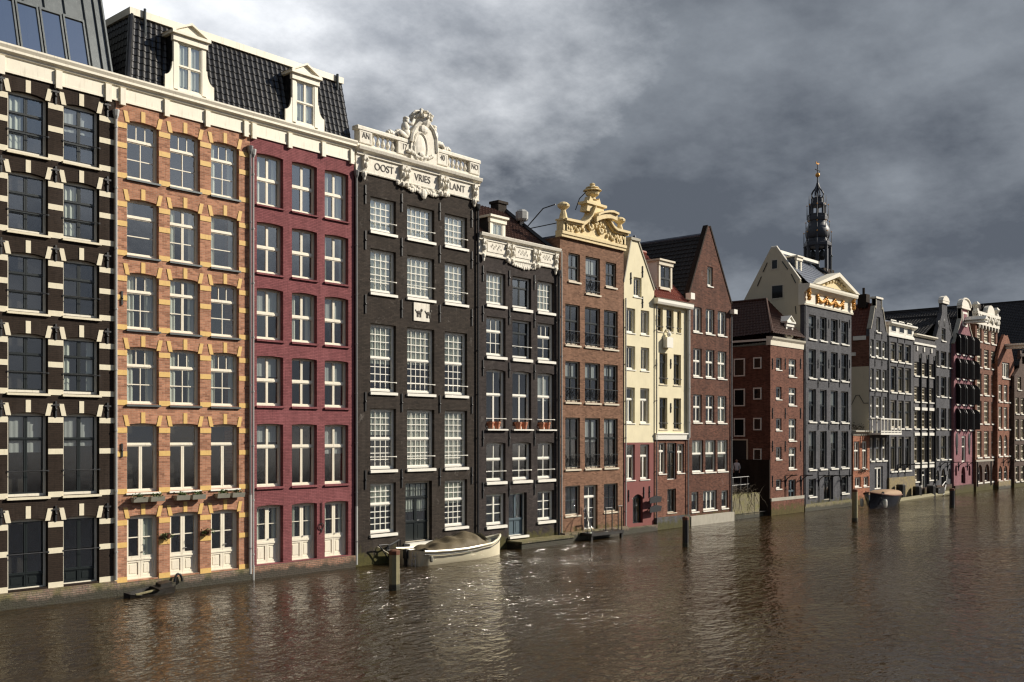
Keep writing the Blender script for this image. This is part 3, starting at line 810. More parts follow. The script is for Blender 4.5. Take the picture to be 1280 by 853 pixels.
for a, b, n in ((463.5, 494, 5), (558, 584, 5)):
    for k in range(n):
        x = H.x(a)+(H.x(b)-H.x(a))*(k+.5)/n
        if src is None:
            mm = MB(); mm.lathe([(.09,0),(.09,.08*hb),(.05,.12*hb),(.1,.34*hb),(.095,.42*hb),(.045,.72*hb),(.05,.85*hb),(.09,.88*hb),(.09,hb)], (0,0,0), 8)
            src = mm.build('baluster', M['white_stone'], bal, smooth=False); src.location = (x, .02, zt4+.14)
        else: inst(src, bal, (x, .02, zt4+.14))
# central crest
m = MB(); Q = lambda x, y: H.P(x, y, -.1)
sil = [(511.5,212),(511.5,178),(513,168),(517,160),(522,155),(527,153.5),(533,156),(539,164),(542.5,175),(543.5,192),(543.5,222)]
pts_ = [Q(*p) for p in sil]; pts_[0] = (pts_[0][0], zt4+.02); pts_[-1] = (pts_[-1][0], zt4+.02)
m.prism(pts_, -.235, .23)
for a, b in zip(sil[1:-1], sil[2:-1]):
    p, q = Q(*a), Q(*b); m.tube([(p[0],-.23,p[1]), (q[0],-.23,q[1])], .1, 6)
cxs, czs = Q(523, 186)
m.tube([(cxs+.42*math.cos(t), -.24, czs+.72*math.sin(t)) for t in [i*math.pi/10 for i in range(21)]], .06, 6)
m.ball((cxs, -.2, czs), (.4,.1,.68), 12, 8)
m.ball((cxs+.02, -.3, czs-.3), (.2,.07,.12), 8, 5)
for k in range(14):
    t = k/13; m.ball((cxs-.75+1.5*t, -.24, zt4+.38-.2*math.sin(t*math.pi)+random.uniform(-.05,.05)), (.13,.09,.1), 6, 5)
px0, pz0 = Q(527, 163); m.ball((px0, -.25, pz0), (.3,.12,.22), 8, 6)
crest = m.build('crest', M['white_stone'], H.root)
m = MB()       # crown: band, arches, beads
a0, z0 = Q(528.8, 153); 
m.lathe([(.34,-.25),(.42,-.1),(.45,0),(.47,.12)], (a0,.02,z0), 12)
for k in range(12):
    t = k*math.pi/6; m.ball((a0+.48*math.cos(t), .02+.48*math.sin(t), z0+.17), (.09,.09,.1), 6, 5)
for k in range(8):
    t = k*math.pi/4
    m.tube([(a0+r*math.cos(t), .02+r*math.sin(t), z0+h) for r, h in ((.46,.14),(.52,.28),(.4,.44),(.16,.5),(0,.48))], .07, 5)
    m.ball((a0+.52*math.cos(t), .02+.52*math.sin(t), z0+.3), .08, 6, 4)
m.ball((a0,.02,z0+.58), .11, 8, 6); m.ball((a0,.02,z0+.15), (.4,.4,.3), 8, 6); m.build('crown', M['white_stone'], crest)
for sg, (px, py) in ((-1, (509.5,168)), (1, (540.5,172))):      # seated carved supporters
    m = MB(); x = Q(px, py)[0]-sg*-.08; z = zr+.5
    m.ball((x, -.05, z-.25), (.28,.22,.3), 8, 6); m.ball((x+sg*.05, -.08, z+.05), (.22,.18,.28), 8, 6)
    m.ball((x+sg*.02, -.08, z+.36), (.15,.15,.17), 8, 6); m.ball((x+sg*.02, -.1, z+.47), (.17,.14,.08), 8, 5)
    m.tube([(x, -.15, z+.2), (x-sg*.3, -.18, z+.25), (x-sg*.45, -.15, z+.5)], .08, 6)
    m.tube([(x, -.12, z-.4), (x+sg*.45, -.2, z-.3), (x+sg*.6, -.15, z-.42)], .12, 6)
    for k in range(8):
        t = k/7; m.ball((x+sg*(.3+t*.8), -.03, z-.35-.1*t+.06*math.sin(t*9)), (.17-.07*t,.14,.24-.13*t), 6, 5)
    m.build('carved_figure', M['white_stone'], crest, smooth=True)
# stone tablet with two carved animals
x0, z1 = H.P(516.5, 378); x1, z0 = H.P(536, 396.5); z0 = z1-.86
m = MB(); m.box(x0, x1, -.05, .01, z0, z1); tb_ = m.build('wall_tablet', M['white_stone'], H.root)
m = MB()
for k, cx_ in ((0, x0+.33), (1, x0+.95)):
    zc_ = z0+.4
    m.ball((cx_, -.06, zc_), (.17,.03,.09), 8, 5); m.ball((cx_+.16, -.06, zc_+.12), (.07,.03,.08), 6, 4)
    for q in (-.12,-.05,.06,.12): m.box(cx_+q-.015, cx_+q+.015, -.07, -.05, zc_-.22, zc_)
    m.tube([(cx_-.15,-.06,zc_),(cx_-.24,-.06,zc_+.12)], .02, 4)
m.build('carved_animal', M['letter'], tb_)
downpipe(H, H.W-.05, .3, zb4-.2, 'black')

# ------------------------------------------------------------------ house 5: dark grey brick with white frieze
H = House('dark grey brick canal house with carved white frieze, brown tiled roof and terracotta pots', 'house', 597.2, 696.8)
H5 = H
w5 = ST([(1,4,4)], frame='white', rec=.17, fw=.09, bar=.035, sb=.04, tb=.06, sill=('white', .18, .1))
dk = ST([(.33,2,1,'t'),(.67,2,1,'t')], frame='white', sash='green_black', rec=.17, fw=.11, mull=.09, sill=('white', .2, .1), tb=.04, rod=.3)
def s5(r, c):
    if r == 0: return dk.but(rod=None) if c == 1 else w5.but(curtain='full')
    if r == 1: return dk if c == 1 else w5.but(lights=[(.36,3,1),(.64,2 if c else 3,2)])
    if r == 2: return w5.but(lights=[(.42,2,1),(.58,2,1,'t')], arch=.07, mull=.1, rod=.17, curtain=rnd('blind', None), sill=('white', .09, .16))
    if r == 3: return w5.but(lights=[(.44,2,1),(.56,2,1)], arch=.07, rod=.25, bar=.05)
    if c == 1: return ST([(.62,2,1,'t'),(.38,2,1,'p')], frame='white', sash='bluish', rec=.2, fw=.09, mull=.1, door=True)
    return w5.but(lights=[(1,2,3,'t')], mull=.09)
W5 = H.wins([(608,632),(640.6,664),(672,692.8)], [(339,379),(395,444),(461,536),(553,602),(618,657.5)], lambda r, c: None if (r, c) == (4, 1) else s5(r, c))
W5[4,1] = H.win(636, 658.5, 617, 671, s5(4,1), ref=636)
zb5 = 14.99; zt5 = 16.12
H.wall(H.rect(zb5), 'brick_dark2', 9)
anchors(H, [(H.x(px), H.z(604, y)) for y in (342,392,460,548,613) for px in (603.5,636.5,668,694.3)], .8)
k5 = (zt5-zb5)/1.25
fz = MB().profx([(p[0]*.9, zb5+p[1]*k5) for p in PR], 0, H.W).build('frieze', M['white_stone'], H.root)
def br5(m, px):
    bracket(m, H.x(px), zb5+.9*k5, 1.0*k5, .17, .2)
    if px in (603, 693): m.ball((H.x(px), -.08, zb5-.14), (.1,.08,.2), 6, 5)
each('bracket', 'white_stone', fz, (603, 633, 639, 666, 671.5, 693), br5)
def pan5(m, ab):
    xa, xb = H.x(ab[0]), H.x(ab[1])
    m.box(xa, xb, -.085, -.05, zb5+.22, zb5+.82)
    for k in range(9): m.ball((xa+(xb-xa)*(.22+.07*k), -.09, zb5+.52+.1*math.sin(k*2.1)), (.05,.03,.07), 5, 4)
each('frieze_panel', 'white_stone', fz, ((608,630),(643,662),(674.5,690)), pan5)
m = MB(); xa, xb = H.x(634), H.x(673)
for k in range(15):
    t = k/14; x = xa+(xb-xa)*t; sag = .34*(1-abs(2*t-1)**1.5)
    m.box(x-.1, x+.1, -.04, 0, zb5-.06-sag*.5, zb5+.01); m.ball((x, -.05, zb5-.05-sag*.7), (random.uniform(.08,.15), .06, random.uniform(.06,.12)), 6, 5)
m.build('carved_swag', M['white_stone'], fz)
# roof: ridge along the street, dormer, chimney
ZR5, YR5 = 18.75, 3.9
m = MB(); m.tiles((0.02,.1,zt5-.25), (H.W-.02,.1,zt5-.25), (H.W-.02,YR5,ZR5), (0.02,YR5,ZR5), .24, .3, .05)
m.add([(0.02,YR5,ZR5),(H.W-.02,YR5,ZR5),(H.W-.02,8.6,15.2),(0.02,8.6,15.2)], [(0,1,2,3)])
rf = m.build('roof', M['tile_brown'], H.root)
m = MB(); m.prism([(0,0),(1,0),(1,1),(0,1)], 0, .01); m = MB()
m.add([(H.W-.05,.1,zt5-.3),(H.W-.05,YR5,ZR5-.05),(H.W-.05,8.6,15.1)], [(0,1,2)])
m.tube([(H.W-.08,.15,zt5-.05),(H.W-.08,YR5,ZR5+.12)], .13, 4); m.build('verge', M['black'], rf)
m = MB(); m.box(H.W-.75, H.W-.05, YR5-.2, YR5+.4, ZR5-.4, ZR5+.35); m.box(H.W-.82, H.W+.02, YR5-.27, YR5+.47, ZR5+.35, ZR5+.5); m.build('chimney', M['brick_dark'], rf)
m = MB(); m.tube([(H.W-.1,2.5,17.2),(H.W-.1,2.5,18.1)], .13, 8); m.lathe([(.3,0),(.36,.1),(.36,.5),(.22,.62)], (H.W-.1,2.5,18.0), 8); m.build('flue', M['pipe_white'], rf)
x0, x1 = H.x(615.5, .5), H.x(629, .5)
dormer(H, x0, x1, H.z(615.5,296,.5), H.z(615.5,277.5,.5), .5, 2.2, ST([(1,2,1)], frame='white', fw=.06, curtain='full'), mat='cream', cheek='tile_dark', pediment=0)
for c in range(3):
    x0, x1, z0, z1 = W5[2, c]
    for k in range(2):
        pr = tag(empty('flower_pot', (H.X0+x0+.28+k*.48+(.14 if c == 1 else 0), -.04, z0-.0)),
            'terracotta pot below the dark grey house\'s %s tall window, %s of its pair' % (('left','middle','right')[c], ('left','right')[k]), 'flower pot', 'terracotta pots on the dark grey house')
        MB().lathe([(.13,0),(.18,.28),(.2,.28),(.2,.36),(.16,.36),(.15,.3)], (0,0,0), 10).build('pot', M['terracotta'], pr, smooth=False)
        m = MB(); leafy(m, (0,0,.38), (.14,.12,.06), 30, .03); m.build('foliage', M['leaf_dry'], pr)
x0, x1, z0, z1 = W5[4,1]
MB().box(x0-.05, x1+.05, -.14, .1, z0-.12, z0-.003).build('doorstep', M['white'], H.root)
MB().box(H.x(634), H.W+.1, -1.0, .0, -.6, z0-.3).build('landing', M['plinth'], H.root)
MB().box(H.x(634)-.05, H.W+.15, -1.06, -.002, z0-.3, z0-.2).build('landing_slab', M['moss_wall'], H.root)
downpipe(H, H.W-.02, .2, zb5-.1, 'black', -.12, .07)
# ------------------------------------------------------------------ house 6: brown brick with golden gable
H = House('tall brown brick canal house with golden sandstone gable and urn on top', 'house', 700, 779.5)
H6 = H
b6 = ST([(.40,2,1,'t'),(.60,2,1,'t')], frame='tan', sash='green_black', rec=.12, fw=.07, mull=.08, tb=.05, sill=('tan', .12, .08), rail=True, curtain=rnd('blind', None, 'sides'))
def s6(r, c):
    if r == 0: return b6.but(rail=(c == 1), lights=[(.5,2,1),(.5,2,1)])
    if r == 4: return b6.but(rail=False, lights=[(1,2,2)], sill=('tan', .1, .06), curtain=None)
    return b6
c6 = [(706.6,725),(731.2,750.2),(755,772.2)]
rows6 = [(315,351),(379.5,430),(451,502),(522,586.5),(608,645)]
W6 = H.wins(c6, rows6, lambda r, c: None if (r, c) in ((0,0),(0,1),(0,2),(4,1)) else s6(r, c))
H.win(710.5, 725, 315.5, 350.5, s6(0,0)); H.win(732, 750, 320, 366, s6(0,1)); H.win(757, 770.3, 327, 357.5, s6(0,2))
dr6 = ST([(.25,2,1),(.75,2,3,'t')], frame='tan', sash='white', rec=.14, fw=.07, mull=.12, door=True)
xd0, xd1, zd0, zd1 = H.win(730, 747, 607, 663, dr6)
zt6 = 16.85
H.wall(H.rect(zt6), 'brick_brown', 9)
downpipe(H, .06, .4, zt6-.8, 'pipe_white', -.07, .04, False)
G6 = lambda zx, zy, dy=-.15: H.P(680+zx/8.533, 220+zy/8.533, dy)
# crest body
m = MB()
gz0 = zt6
body = [G6(*p) for p in ((200,600),(200,510),(395,535),(470,475),(520,400),(700,425),(690,520),(745,600),(865,640),(865,745))]
m.prism(body, -.12, .25)
crest = m.build('gable_crest', M['gold_stone'], H.root)
m = MB(); m.profx([(.3,0),(-.16,0),(-.16,.1),(-.22,.16),(-.22,.32),(-.1,.36),(.3,.36)], -.04, H.W+.04)
for v in m.v: pass
o = m.build('string_course', M['gold_stone'], crest); o.location = (0,0,zt6)
def ledge(pts, w=.3, t=.14):
    mm = MB()
    for a, b in zip(pts[:-1], pts[1:]):
        p, q = G6(*a), G6(*b)
        mm.prism([(p[0],p[1]),(q[0],q[1]),(q[0],q[1]+t),(p[0],p[1]+t)], -.12-w, .26)
        mm.prism([(p[0],p[1]-.1),(q[0],q[1]-.1),(q[0],q[1]+.02),(p[0],p[1]+.02)], -.12-w*.55, .25)
    return mm
mm = ledge([(205,480),(395,520),(440,495),(480,450),(505,390),(520,345)]); mm.build('moulding', M['gold_stone'], crest)
mm = ledge([(885,625),(750,590),(715,560),(690,520),(672,480)]); mm.build('moulding', M['gold_stone'], crest)
mm = MB()          # segmental hood in the middle
hp = [(505,440),(530,425),(570,410),(620,402),(670,405),(725,430)]
for a, b in zip(hp[:-1], hp[1:]):
    p, q = G6(*a), G6(*b)
    mm.prism([(p[0],p[1]-.32),(q[0],q[1]-.32),(q[0],q[1]),(p[0],p[1])], -.55, .2)
    mm.prism([(p[0],p[1]),(q[0],q[1]),(q[0],q[1]+.12),(p[0],p[1]+.12)], -.68, .22)
mm.build('hood', M['gold_stone'], crest)
mm = MB()          # carved relief
cxm = H.W/2
for (x, z, r) in [(cxm-.45, .95, .42), (cxm+.5, .85, .38), (cxm+.02, 1.25, .34)]:
    for k in range(11):
        t = k*.62; rr = r*(1-k*.075)
        mm.ball((x+rr*math.cos(t), -.2, zt6+z+rr*math.sin(t)), (.11,.12,.11), 6, 5)
    mm.ball((x, -.22, zt6+z), (.14,.12,.14), 7, 5)
for sg in (-1, 1):
    for k in range(9): mm.ball((cxm+sg*(1.15+.19*k), -.17, zt6+.62+.12*math.sin(k*1.7)), (.11,.1,.13), 6, 5)
    for q in (2.2, 2.75): mm.box(cxm+sg*q-.08, cxm+sg*q+.08, -.2, -.1, zt6+.36, zt6+.95)
mm.build('carved_relief', M['gold_stone'], crest)
for zx, zy in ((205,500), (835,655)):      # end pedestals with bowls
    x, z = G6(zx, zy); x = .35 if zx < 500 else H.W-.35
    mm = MB(); mm.box(x-.3, x+.3, -.2, .28, zt6+.36, z+.15); mm.box(x-.35, x+.35, -.25, .33, z+.15, z+.25)
    mm.lathe([(.26,.25),(.2,.55),(.13,.75),(.16,.8),(.34,.95),(.36,1.05),(.25,1.15),(.15,1.2),(.05,1.22)], (x,.04,z), 10)
    mm.build('pedestal_bowl', M['gold_stone'], crest)
x, z = G6(575, 400); xq = H.W/2; z0 = G6(575,405)[1]; z1 = G6(560,325)[1]; z2 = G6(545,250)[1]; z3 = G6(515,60)[1]
mm = MB(); mm.prism([(xq-.85,z0),(xq+.85,z0),(xq+.75,z1),(xq-.75,z1)], -.2, .3); mm.box(xq-.95, xq+.95, -.3, .36, z1, z1+.14)
mm.prism([(xq-.6,z1+.14),(xq+.6,z1+.14),(xq+.42,z1+.5),(xq+.32,z2),(xq-.32,z2),(xq-.42,z1+.5)], -.15, .25)
mm.build('top_pedestal', M['gold_stone'], crest)
h = z3-z2
mm = MB(); mm.lathe([(.3,0),(.2,.06*h),(.17,.16*h),(.38,.3*h),(.42,.44*h),(.34,.5*h),(.55,.54*h),(.5,.6*h),(.3,.64*h),(.4,.7*h),(.36,.76*h),(.18,.8*h),(.14,.88*h),(.17,.93*h),(.1,h),(.02,h)], (xq,.05,z2-.02), 12)
mm.build('urn', M['gold_stone'], crest)
mm = MB(); mm.tube([(.1,3.6,16.9),(.1,1.3,18.6),(.1,.4,18.7)], .035, 5); mm.tube([(.1,2.6,17.6),(.1,.3,17.65)], .03, 5); mm.build('stay_bar', M['black'], H.root)
mm = MB(); mm.tube([(xq-1.0,.5,z1-.3),(xq-.75,.4,z2),(xq-.2,.3,z2+.5)], .03, 5); mm.build('stay_bar', M['black'], H.root)
MB().box(.05, H.W-.05, .35, 9, zt6, zt6+.12).build('roof', M['lead'], H.root)
# landing with railings in front of the door
ld = tag(empty('landing_stage', (H.X0+xd0-.9, 0, 0)), 'small dark landing stage with black railings below the brown brick house door', 'landing stage')
MB().box(.1, 3.2, -1.15, -.01, .25, .42).build('deck', M['wood_dark'], ld)
mm = MB()
for x in (.2, 3.1): mm.box(x-.08, x+.08, -1.1, -.95, -.6, .25)
mm.build('support', M['wood_dark'], ld)
for (xx, yy, h0) in ((1.6,-1.0,1.35),):
    mm = MB()
    for x in (1.55, 2.15, 2.75, 3.1): mm.tube([(x,-1.05,.42),(x,-1.05,1.75)], .035, 5)
    mm.tube([(1.5,-1.05,1.75),(2.15,-1.05,1.75)], .035, 5); mm.tube([(2.75,-1.05,1.8),(3.15,-1.05,1.8)], .035, 5)
    mm.build('railing', M['black'], ld)
mm = MB()
mm.tube([(.05,-.9,.4),(.05,-.9,1.05),(.25,-.6,1.45),(.6,-.2,1.6)], .03, 5); mm.tube([(.5,-.9,.4),(.5,-.5,1.5)], .03, 5)
mm.tube([(.9,-.15,.4),(.9,-.15,1.9)], .03, 5); mm.tube([(.6,-.2,1.6),(.9,-.15,1.9)], .03, 5)
mm.build('handrail', M['black'], ld)
MB().box(0, H.W, -.35, .0, -.6, .48).build('plinth', M['plinth'], H.root)
MB().box(xd0-.1, xd1+.1, -.4, .1, zd0-.4, zd0-.003).build('doorstep', M['moss_wall'], H.root)

# ------------------------------------------------------------------ house 7: cream gable over red base
H = House('narrow cream yellow house with pointed gable and dull red lower storeys', 'house', 780, 817.7)
a7 = ST([(1,2,1)], frame='white', rec=.12, fw=.08, mull=.09, sill=('white', .07, .05), sash=None)
b7 = a7.but(lights=[(.32,1,1),(.68,2,1,'t')])
zmid = H.z(780, 553.5)
H.win(792, 802, 346, 370.5, a7); 
H.wins([(782.6,794),(801,811.6)], [(384.5,415.5),(432,461.5)], a7); H.wins([(782,793.6),(800.3,811.6)], [(484,529),(556,600.5)], b7)
hx = H.holes[-1]
H.win(791, 803.5, 618.5, 655, ST([(1,2,1,'t')], frame='green_black', rec=.16, fw=.06, arch=.22, door=True, handle=False, mull=.08))
apL, apR = H.P(789, 300), H.P(797.5, 299); sl = H.P(781, 352); sr = H.P(817, 363)
apx0, apx1, apz = apL[0], apR[0], apL[1]
holes = H.holes; tallest = [(0,zmid),(H.W,zmid),(H.W,sr[1]),(apx1,apz),(apx0,apz),(0,sl[1])]
up = [h for h in holes if h[0][1] > zmid]; lo = [h for h in holes if h[0][1] <= zmid]
MB().slab([(0,-.6),(H.W,-.6),(H.W,zmid-.001),(0,zmid-.001)], lo, 0, .3).build('lower_wall', M['plaster_red'], H.root)
H.holes = up
H.wall(tallest, 'plaster_yellow', 9, sl[1], sr[1])
MB().box(.0, .3, -.04, .3, apz-.45, apz-.0).build('gable_block', M['pale_stone'], H.root) if False else None
coping(H, [(0, sl[1]-.05), (apx0, apz)], .4, .08, -.05, 'pale_stone'); coping(H, [(apx1, apz), (H.W, sr[1])], .4, .08, -.05, 'pale_stone')
MB().box(apx0-.12, apx1+.12, -.1, .6, apz, apz+.16).build('gable_cap', M['pale_stone'], H.root)
xm7 = (apx0+apx1)/2
m = MB(); m.tiles((.02,9,sl[1]-.1),(.02,.31,sl[1]-.1),(xm7,.31,apz-.2),(xm7,9,apz-.2), .28, .33)
m.tiles((H.W,.31,sr[1]-.2),(H.W,9,sr[1]-.2),(xm7,9,apz-.2),(xm7,.31,apz-.2), .28, .33); m.build('roof', M['tile_rust'], H.root)
anchors(H, [H.P(788.5,353+(348-353)), H.P(803,340), H.P(803,378), H.P(785.5,620), H.P(804.5,616), H.P(811.5,615)], .7)
downpipe(H, .08, .3, sl[1]-1, 'pipe_white', -.08, .045, False)
x0, z1 = H.P(805, 620); z0 = H.z(805, 641)
m = MB()
for a, b in ((z0, (z0+z1)/2-.06), ((z0+z1)/2+.06, z1)):
    m.prism([(x0+.02,a),(x0+1.25,a+.05),(x0+1.35,b-.1),(x0+.7,b),(x0+.05,b-.12)], -.42, -.36)
m.box(x0+.5, x0+.58, -.36, 0, z0+.2, z0+.26); m.box(x0+.5, x0+.58, -.36, 0, z1-.4, z1-.34)
m.build('hatch_shutter', M['black'], H.root)
MB().box(0, H.W, -.25, .0, -.6, .35).build('plinth', M['plinth'], H.root)

# ------------------------------------------------------------------ house 8: cream with red roof
H = House('cream house with red tiled roof, dormer and brown brick lower storeys', 'house', 818, 859.5)
a8 = ST([(.28,2,1),(.72,2,1)], frame='tan', sash='green_black', rec=.13, fw=.06, mull=.07, tb=.04, sill=('tan', .06, .05), rod=(.2,))
zb8 = H.z(818, 547.5)
for c in ((822,828.5,384,414),(833,842,386,414),(846.5,851.5,388.5,416)): H.win(*c, a8.but(lights=[(.33,1 if c[1]-c[0] < 7 else 2,1),(.67,1 if c[1]-c[0] < 7 else 2,1)]))
H.wins([(824.3,834.2),(842,851.3)], [(441,480.5),(497,537)], a8)
zc8 = H.z(815, 379, -.1)
m8 = ST([(.27,2,1),(.73,2,1,'t')], frame='white', rec=.12, fw=.06, mull=.08, sill=('white', .07, .05))
H.win(823.5, 832.6, 553.5, 592.5, m8); H.win(846.5, 855.3, 555, 591.5, m8)
H.win(834, 845.6, 553.8, 600, ST([(.24,3,1),(.76,2,2,'t')], frame='white', sash='green_black', rec=.12, fw=.05, mull=.08, door=True))
H.win(834.2, 845.2, 611.5, 641.5, ST([(1,2,1,'t')], frame='tan', sash='green_black', rec=.12, fw=.06, sill=('tan', .06, .05)))
lo = [h for h in H.holes if h[0][1] < zb8]; H.holes = [h for h in H.holes if h[0][1] >= zb8]
MB().slab([(0,-.6),(H.W,-.6),(H.W,zb8-.001),(0,zb8-.001)], lo, 0, .3).build('lower_wall', M['brick_cocoa'], H.root)
H.wall([(0,zb8),(H.W,zb8),(H.W,zc8),(0,zc8)], 'plaster_yellow', 9)
MB().profx([(.2,0),(-.12,0),(-.14,.3),(-.2,.34),(-.2,.42),(.2,.42)], -.0, H.W).build('shop_band', M['white'], H.root).location = (0,0,zb8-.12)
MB().profx([(.3,0),(-.3,0),(-.36,.12),(-.36,.3),(-.42,.36),(.3,.36)], -.12, H.W+.2).build('gutter', M['white'], H.root).location = (0,0,zc8)
yr, zr_ = 3.1, 18.0
m = MB(); m.tiles((0,-.15,zc8+.36),(H.W,-.15,zc8+.36),(H.W-.25,yr,zr_),(.0,yr,zr_), .26, .33, .05)
m.add([(0,yr,zr_),(H.W-.25,yr,zr_),(H.W,8,14),(0,8,14)], [(0,1,2,3)])
m.add([(H.W-.02,-.15,zc8+.36),(H.W-.02,8,14),(H.W-.27,yr,zr_)], [(0,1,2)])
m.tube([(0,yr,zr_+.05),(H.W-.25,yr,zr_+.05)], .13, 6); m.build('roof', M['tile_red'], H.root)
x0, x1 = H.x(825.5, .3), H.x(838.5, .3)
dormer(H, x0, x1, H.z(825.5,359,.3), H.z(825.5,331,.3), .3, 2.0, ST([(.6,2,1,'t'),(.4,2,1,'t')], frame='tan', sash='green_black', fw=.05, mull=.1), mat='tan', cheek='white', pediment=0)
downpipe(H, H.W-.1, zb8, zc8, 'pipe_white', -.12, .13, False); downpipe(H, H.W-.1, .3, zb8, 'pipe_grey', -.1, .05, False); downpipe(H, .1, .4, zc8, 'pipe_grey', -.1, .04, False)
x, z = H.P(837, 416, -.3)
m = MB(); m.box(x-.35, x+.35, -.35, -.05, z-.95, z-.3); hb_ = m.build('hoist_box', M['white'], H.root)
m = MB(); m.tube([(x+.05,-.2,z-.3),(x+.05,-.2,z+.15),(x+.05,0,z+.2)], .06, 5); m.ball((x+.05,-.22,z-.1), (.18,.15,.16), 7, 5); m.build('hoist_arm', M['white'], hb_)
anchors(H, [H.P(820.5,400), H.P(838.3,455), H.P(820.5,455), H.P(838.3,510)], .6)
MB().box(0, H.W, -.2, .0, -.6, .75).build('plinth', M['pale_stone'] if False else M['brick_grey'], H.root)

# ------------------------------------------------------------------ house 9: wine brick pointed gable
H = House('wine red brick house with tall plain pointed gable and black roof', 'house', 860, 914)
a9 = ST([(1,2,1,'t')], frame='white', rec=.1, fw=.07, mull=.09, sill=('white', .09, .06), curtain=rnd('blind', None, 'full'))
b9 = a9.but(lights=[(.42,2,1,'t'),(.58,1,1)], curtain=rnd('blind', 'top'))
c9 = [(866.6,877.2),(882.2,893),(897.2,908.1)]
H.wins(c9, [(383,414.5),(435,470.5),(493,528)], lambda r, c: a9 if r == 0 else a9.but(lights=[(.45,2,1,'t'),(.55,2,1,'t')]))
H.wins([(865.2,879),(881.8,894.6),(897,909.7)], [(550.5,591)], b9)
H.win(864.5,873, 615.5, 640, a9.but(lights=[(1,1,1)])); H.win(879,896, 614, 638.5, a9.but(lights=[(1,3,1,'t')])); H.win(902,910, 613.5, 635.5, a9.but(lights=[(1,1,1)]))
H.win(884.3, 891, 333, 357, a9.but(lights=[(1,1,1)], curtain='full'))
el, er = 14.85, 15.0; xa9 = H.W*.465; za9 = H.z(886, 283)
H.wall([(0,-.6),(H.W,-.6),(H.W,er),(xa9+.12,za9),(xa9-.12,za9),(0,el)], 'brick_wine', 10, el, er)
coping(H, [(0,el-.05),(xa9-.1,za9)], .36, .12, -.04, 'brick_black'); coping(H, [(xa9+.1,za9),(H.W,er-.05)], .36, .12, -.04, 'brick_black')
zrg = 19.3
m = MB(); m.tiles((-.15,10,el-.1),(-.15,.31,el-.1),(xa9,.31,zrg),(xa9,10,zrg), .3, .36, .03, .05); m.tiles((H.W+.1,.31,er-.1),(H.W+.1,10,er-.1),(xa9,10,zrg),(xa9,.31,zrg), .3, .36, .03)
m.build('roof', M['tile_dark'], H.root)
m = MB(); m.tube([(xa9,.31,zrg+.05),(xa9,10,zrg+.05)], .12, 6); m.tube([(xa9,6,zrg),(xa9,6,zrg+.55)], .06, 6); m.ball((xa9,6,zrg+.6), .14, 6, 5); m.build('ridge', M['lead'], H.root)
m = MB(); m.box(-.2, .28, -.35, .05, el-.15, el+.25); m.box(H.W-.2, H.W+.25, -.35, .05, er-.75, er-.45); m.build('corner_stone', M['white'], H.root)
downpipe(H, H.W-.08, .3, er-.8, 'pipe_grey', -.08, .05, False)
MB().box(0, H.W, -.25, .0, -.6, .62).build('plinth', M['pale_stone'], H.root)

# ------------------------------------------------------------------ the slot between houses: mossy quay, doorway, person
X9 = onY(914, 546)[0]; X10 = onY(963, 546)[0]
q = tag(empty('quay_wall', (X9+.05, .25, 0)), 'mossy green quay wall in the dark gap between two brick houses', 'wall')
wq = X10-X9-1.25
MB().box(0, wq, 0, 1.3, -.6, 1.75).build('front_wall', M['moss_wall'], q)
MB().box(.0, X10-X9-.08, 1.3, 9.4, -.6, 2.4).build('upper_wall', M['brick_dark'], q)
m = MB()
for k in range(3): m.box(wq+.02, X10-X9-.1, .25+.3*k, 1.29, .0+.0, .3+.28*k)
m.build('water_steps', M['moss_wall'], q)
rl = tag(empty('iron_railing', (X9+.05, 1.0, 1.75)), 'thin pale railing along the top of the mossy quay wall', 'railing')
m = MB()
for x in (.9, 2.0, 3.1, 4.1): m.tube([(x,0,0),(x,0,1.1)], .025, 5)
m.build('post', M['pipe_grey'], rl)
m = MB()
for z in (.55, 1.1): m.tube([(.2,0,z),(4.3,0,z+.05)], .022, 5)
m.build('rail', M['pipe_grey'], rl)
sh = tag(empty('dry_shrub', (X9+1.6, .55, 1.7)), 'bare dry climbing shrub hanging over the mossy quay wall', 'shrub')
m = MB()
for k in range(70):
    x, z = random.uniform(-1.4, 2.4), random.uniform(-.2, .3); p = [(x, random.uniform(-.5,.3), z)]
    dx, dz = random.uniform(-.18,.18), random.uniform(.02,.16) if random.random() < .45 else random.uniform(-.38,-.1)
    for i in range(5):
        a = p[-1]; p.append((a[0]+dx+random.uniform(-.12,.12), a[1]+random.uniform(-.14,.08), a[2]+dz+random.uniform(-.15,.12)))
    m.tube(p, .022, 4, .006)
m.build('twig', M['leaf_dry'], sh)
m = MB(); leafy(m, (.3,-.1,.15), (1.3,.35,.5), 260, .05); m.build('foliage', M['leaf_dry'], sh)
# ------------------------------------------------------------------ house 10: rust brick, hipped roof, exposed side
H = House('rust brown brick house with hipped dark roof and shaded side wall beside the gap', 'house', 963, 1004)
H10 = H
ze10 = H.z(963, 431)
sm = ST([(1,1,1)], frame='white', rec=.1, fw=.08, sill=('white', .08, .05)); lg = ST([(.35,2,1),(.65,2,1)], frame='white', rec=.1, fw=.08, bar=.05, sill=('white', .09, .06), curtain=rnd(None, 'blind'))
H.wins([(970,977)], [(447,462),(483.5,499),(523,538),(559,574.5)], sm); H.win(970,977, 599.5, 611.5, sm)
H.wins([(986,995.3)], [(448.5,470.5),(484.5,506.5),(523.3,551),(559.5,586.5)], lg)
H.win(985.6,994.8, 600, 629, ST([(.5,2,1,'t'),(.5,2,1,'t')], frame='white', sash='bluish', rec=.12, fw=.06, door=True))
ft = ze10-.002
H.wall(H.rect(ft), 'brick_rust', 9)
anchors(H, [H.P(px, y) for px in (965.5,981.5,1000.5) for y in (455,517,558,602)], .8, False, 'black')
H.wallobj
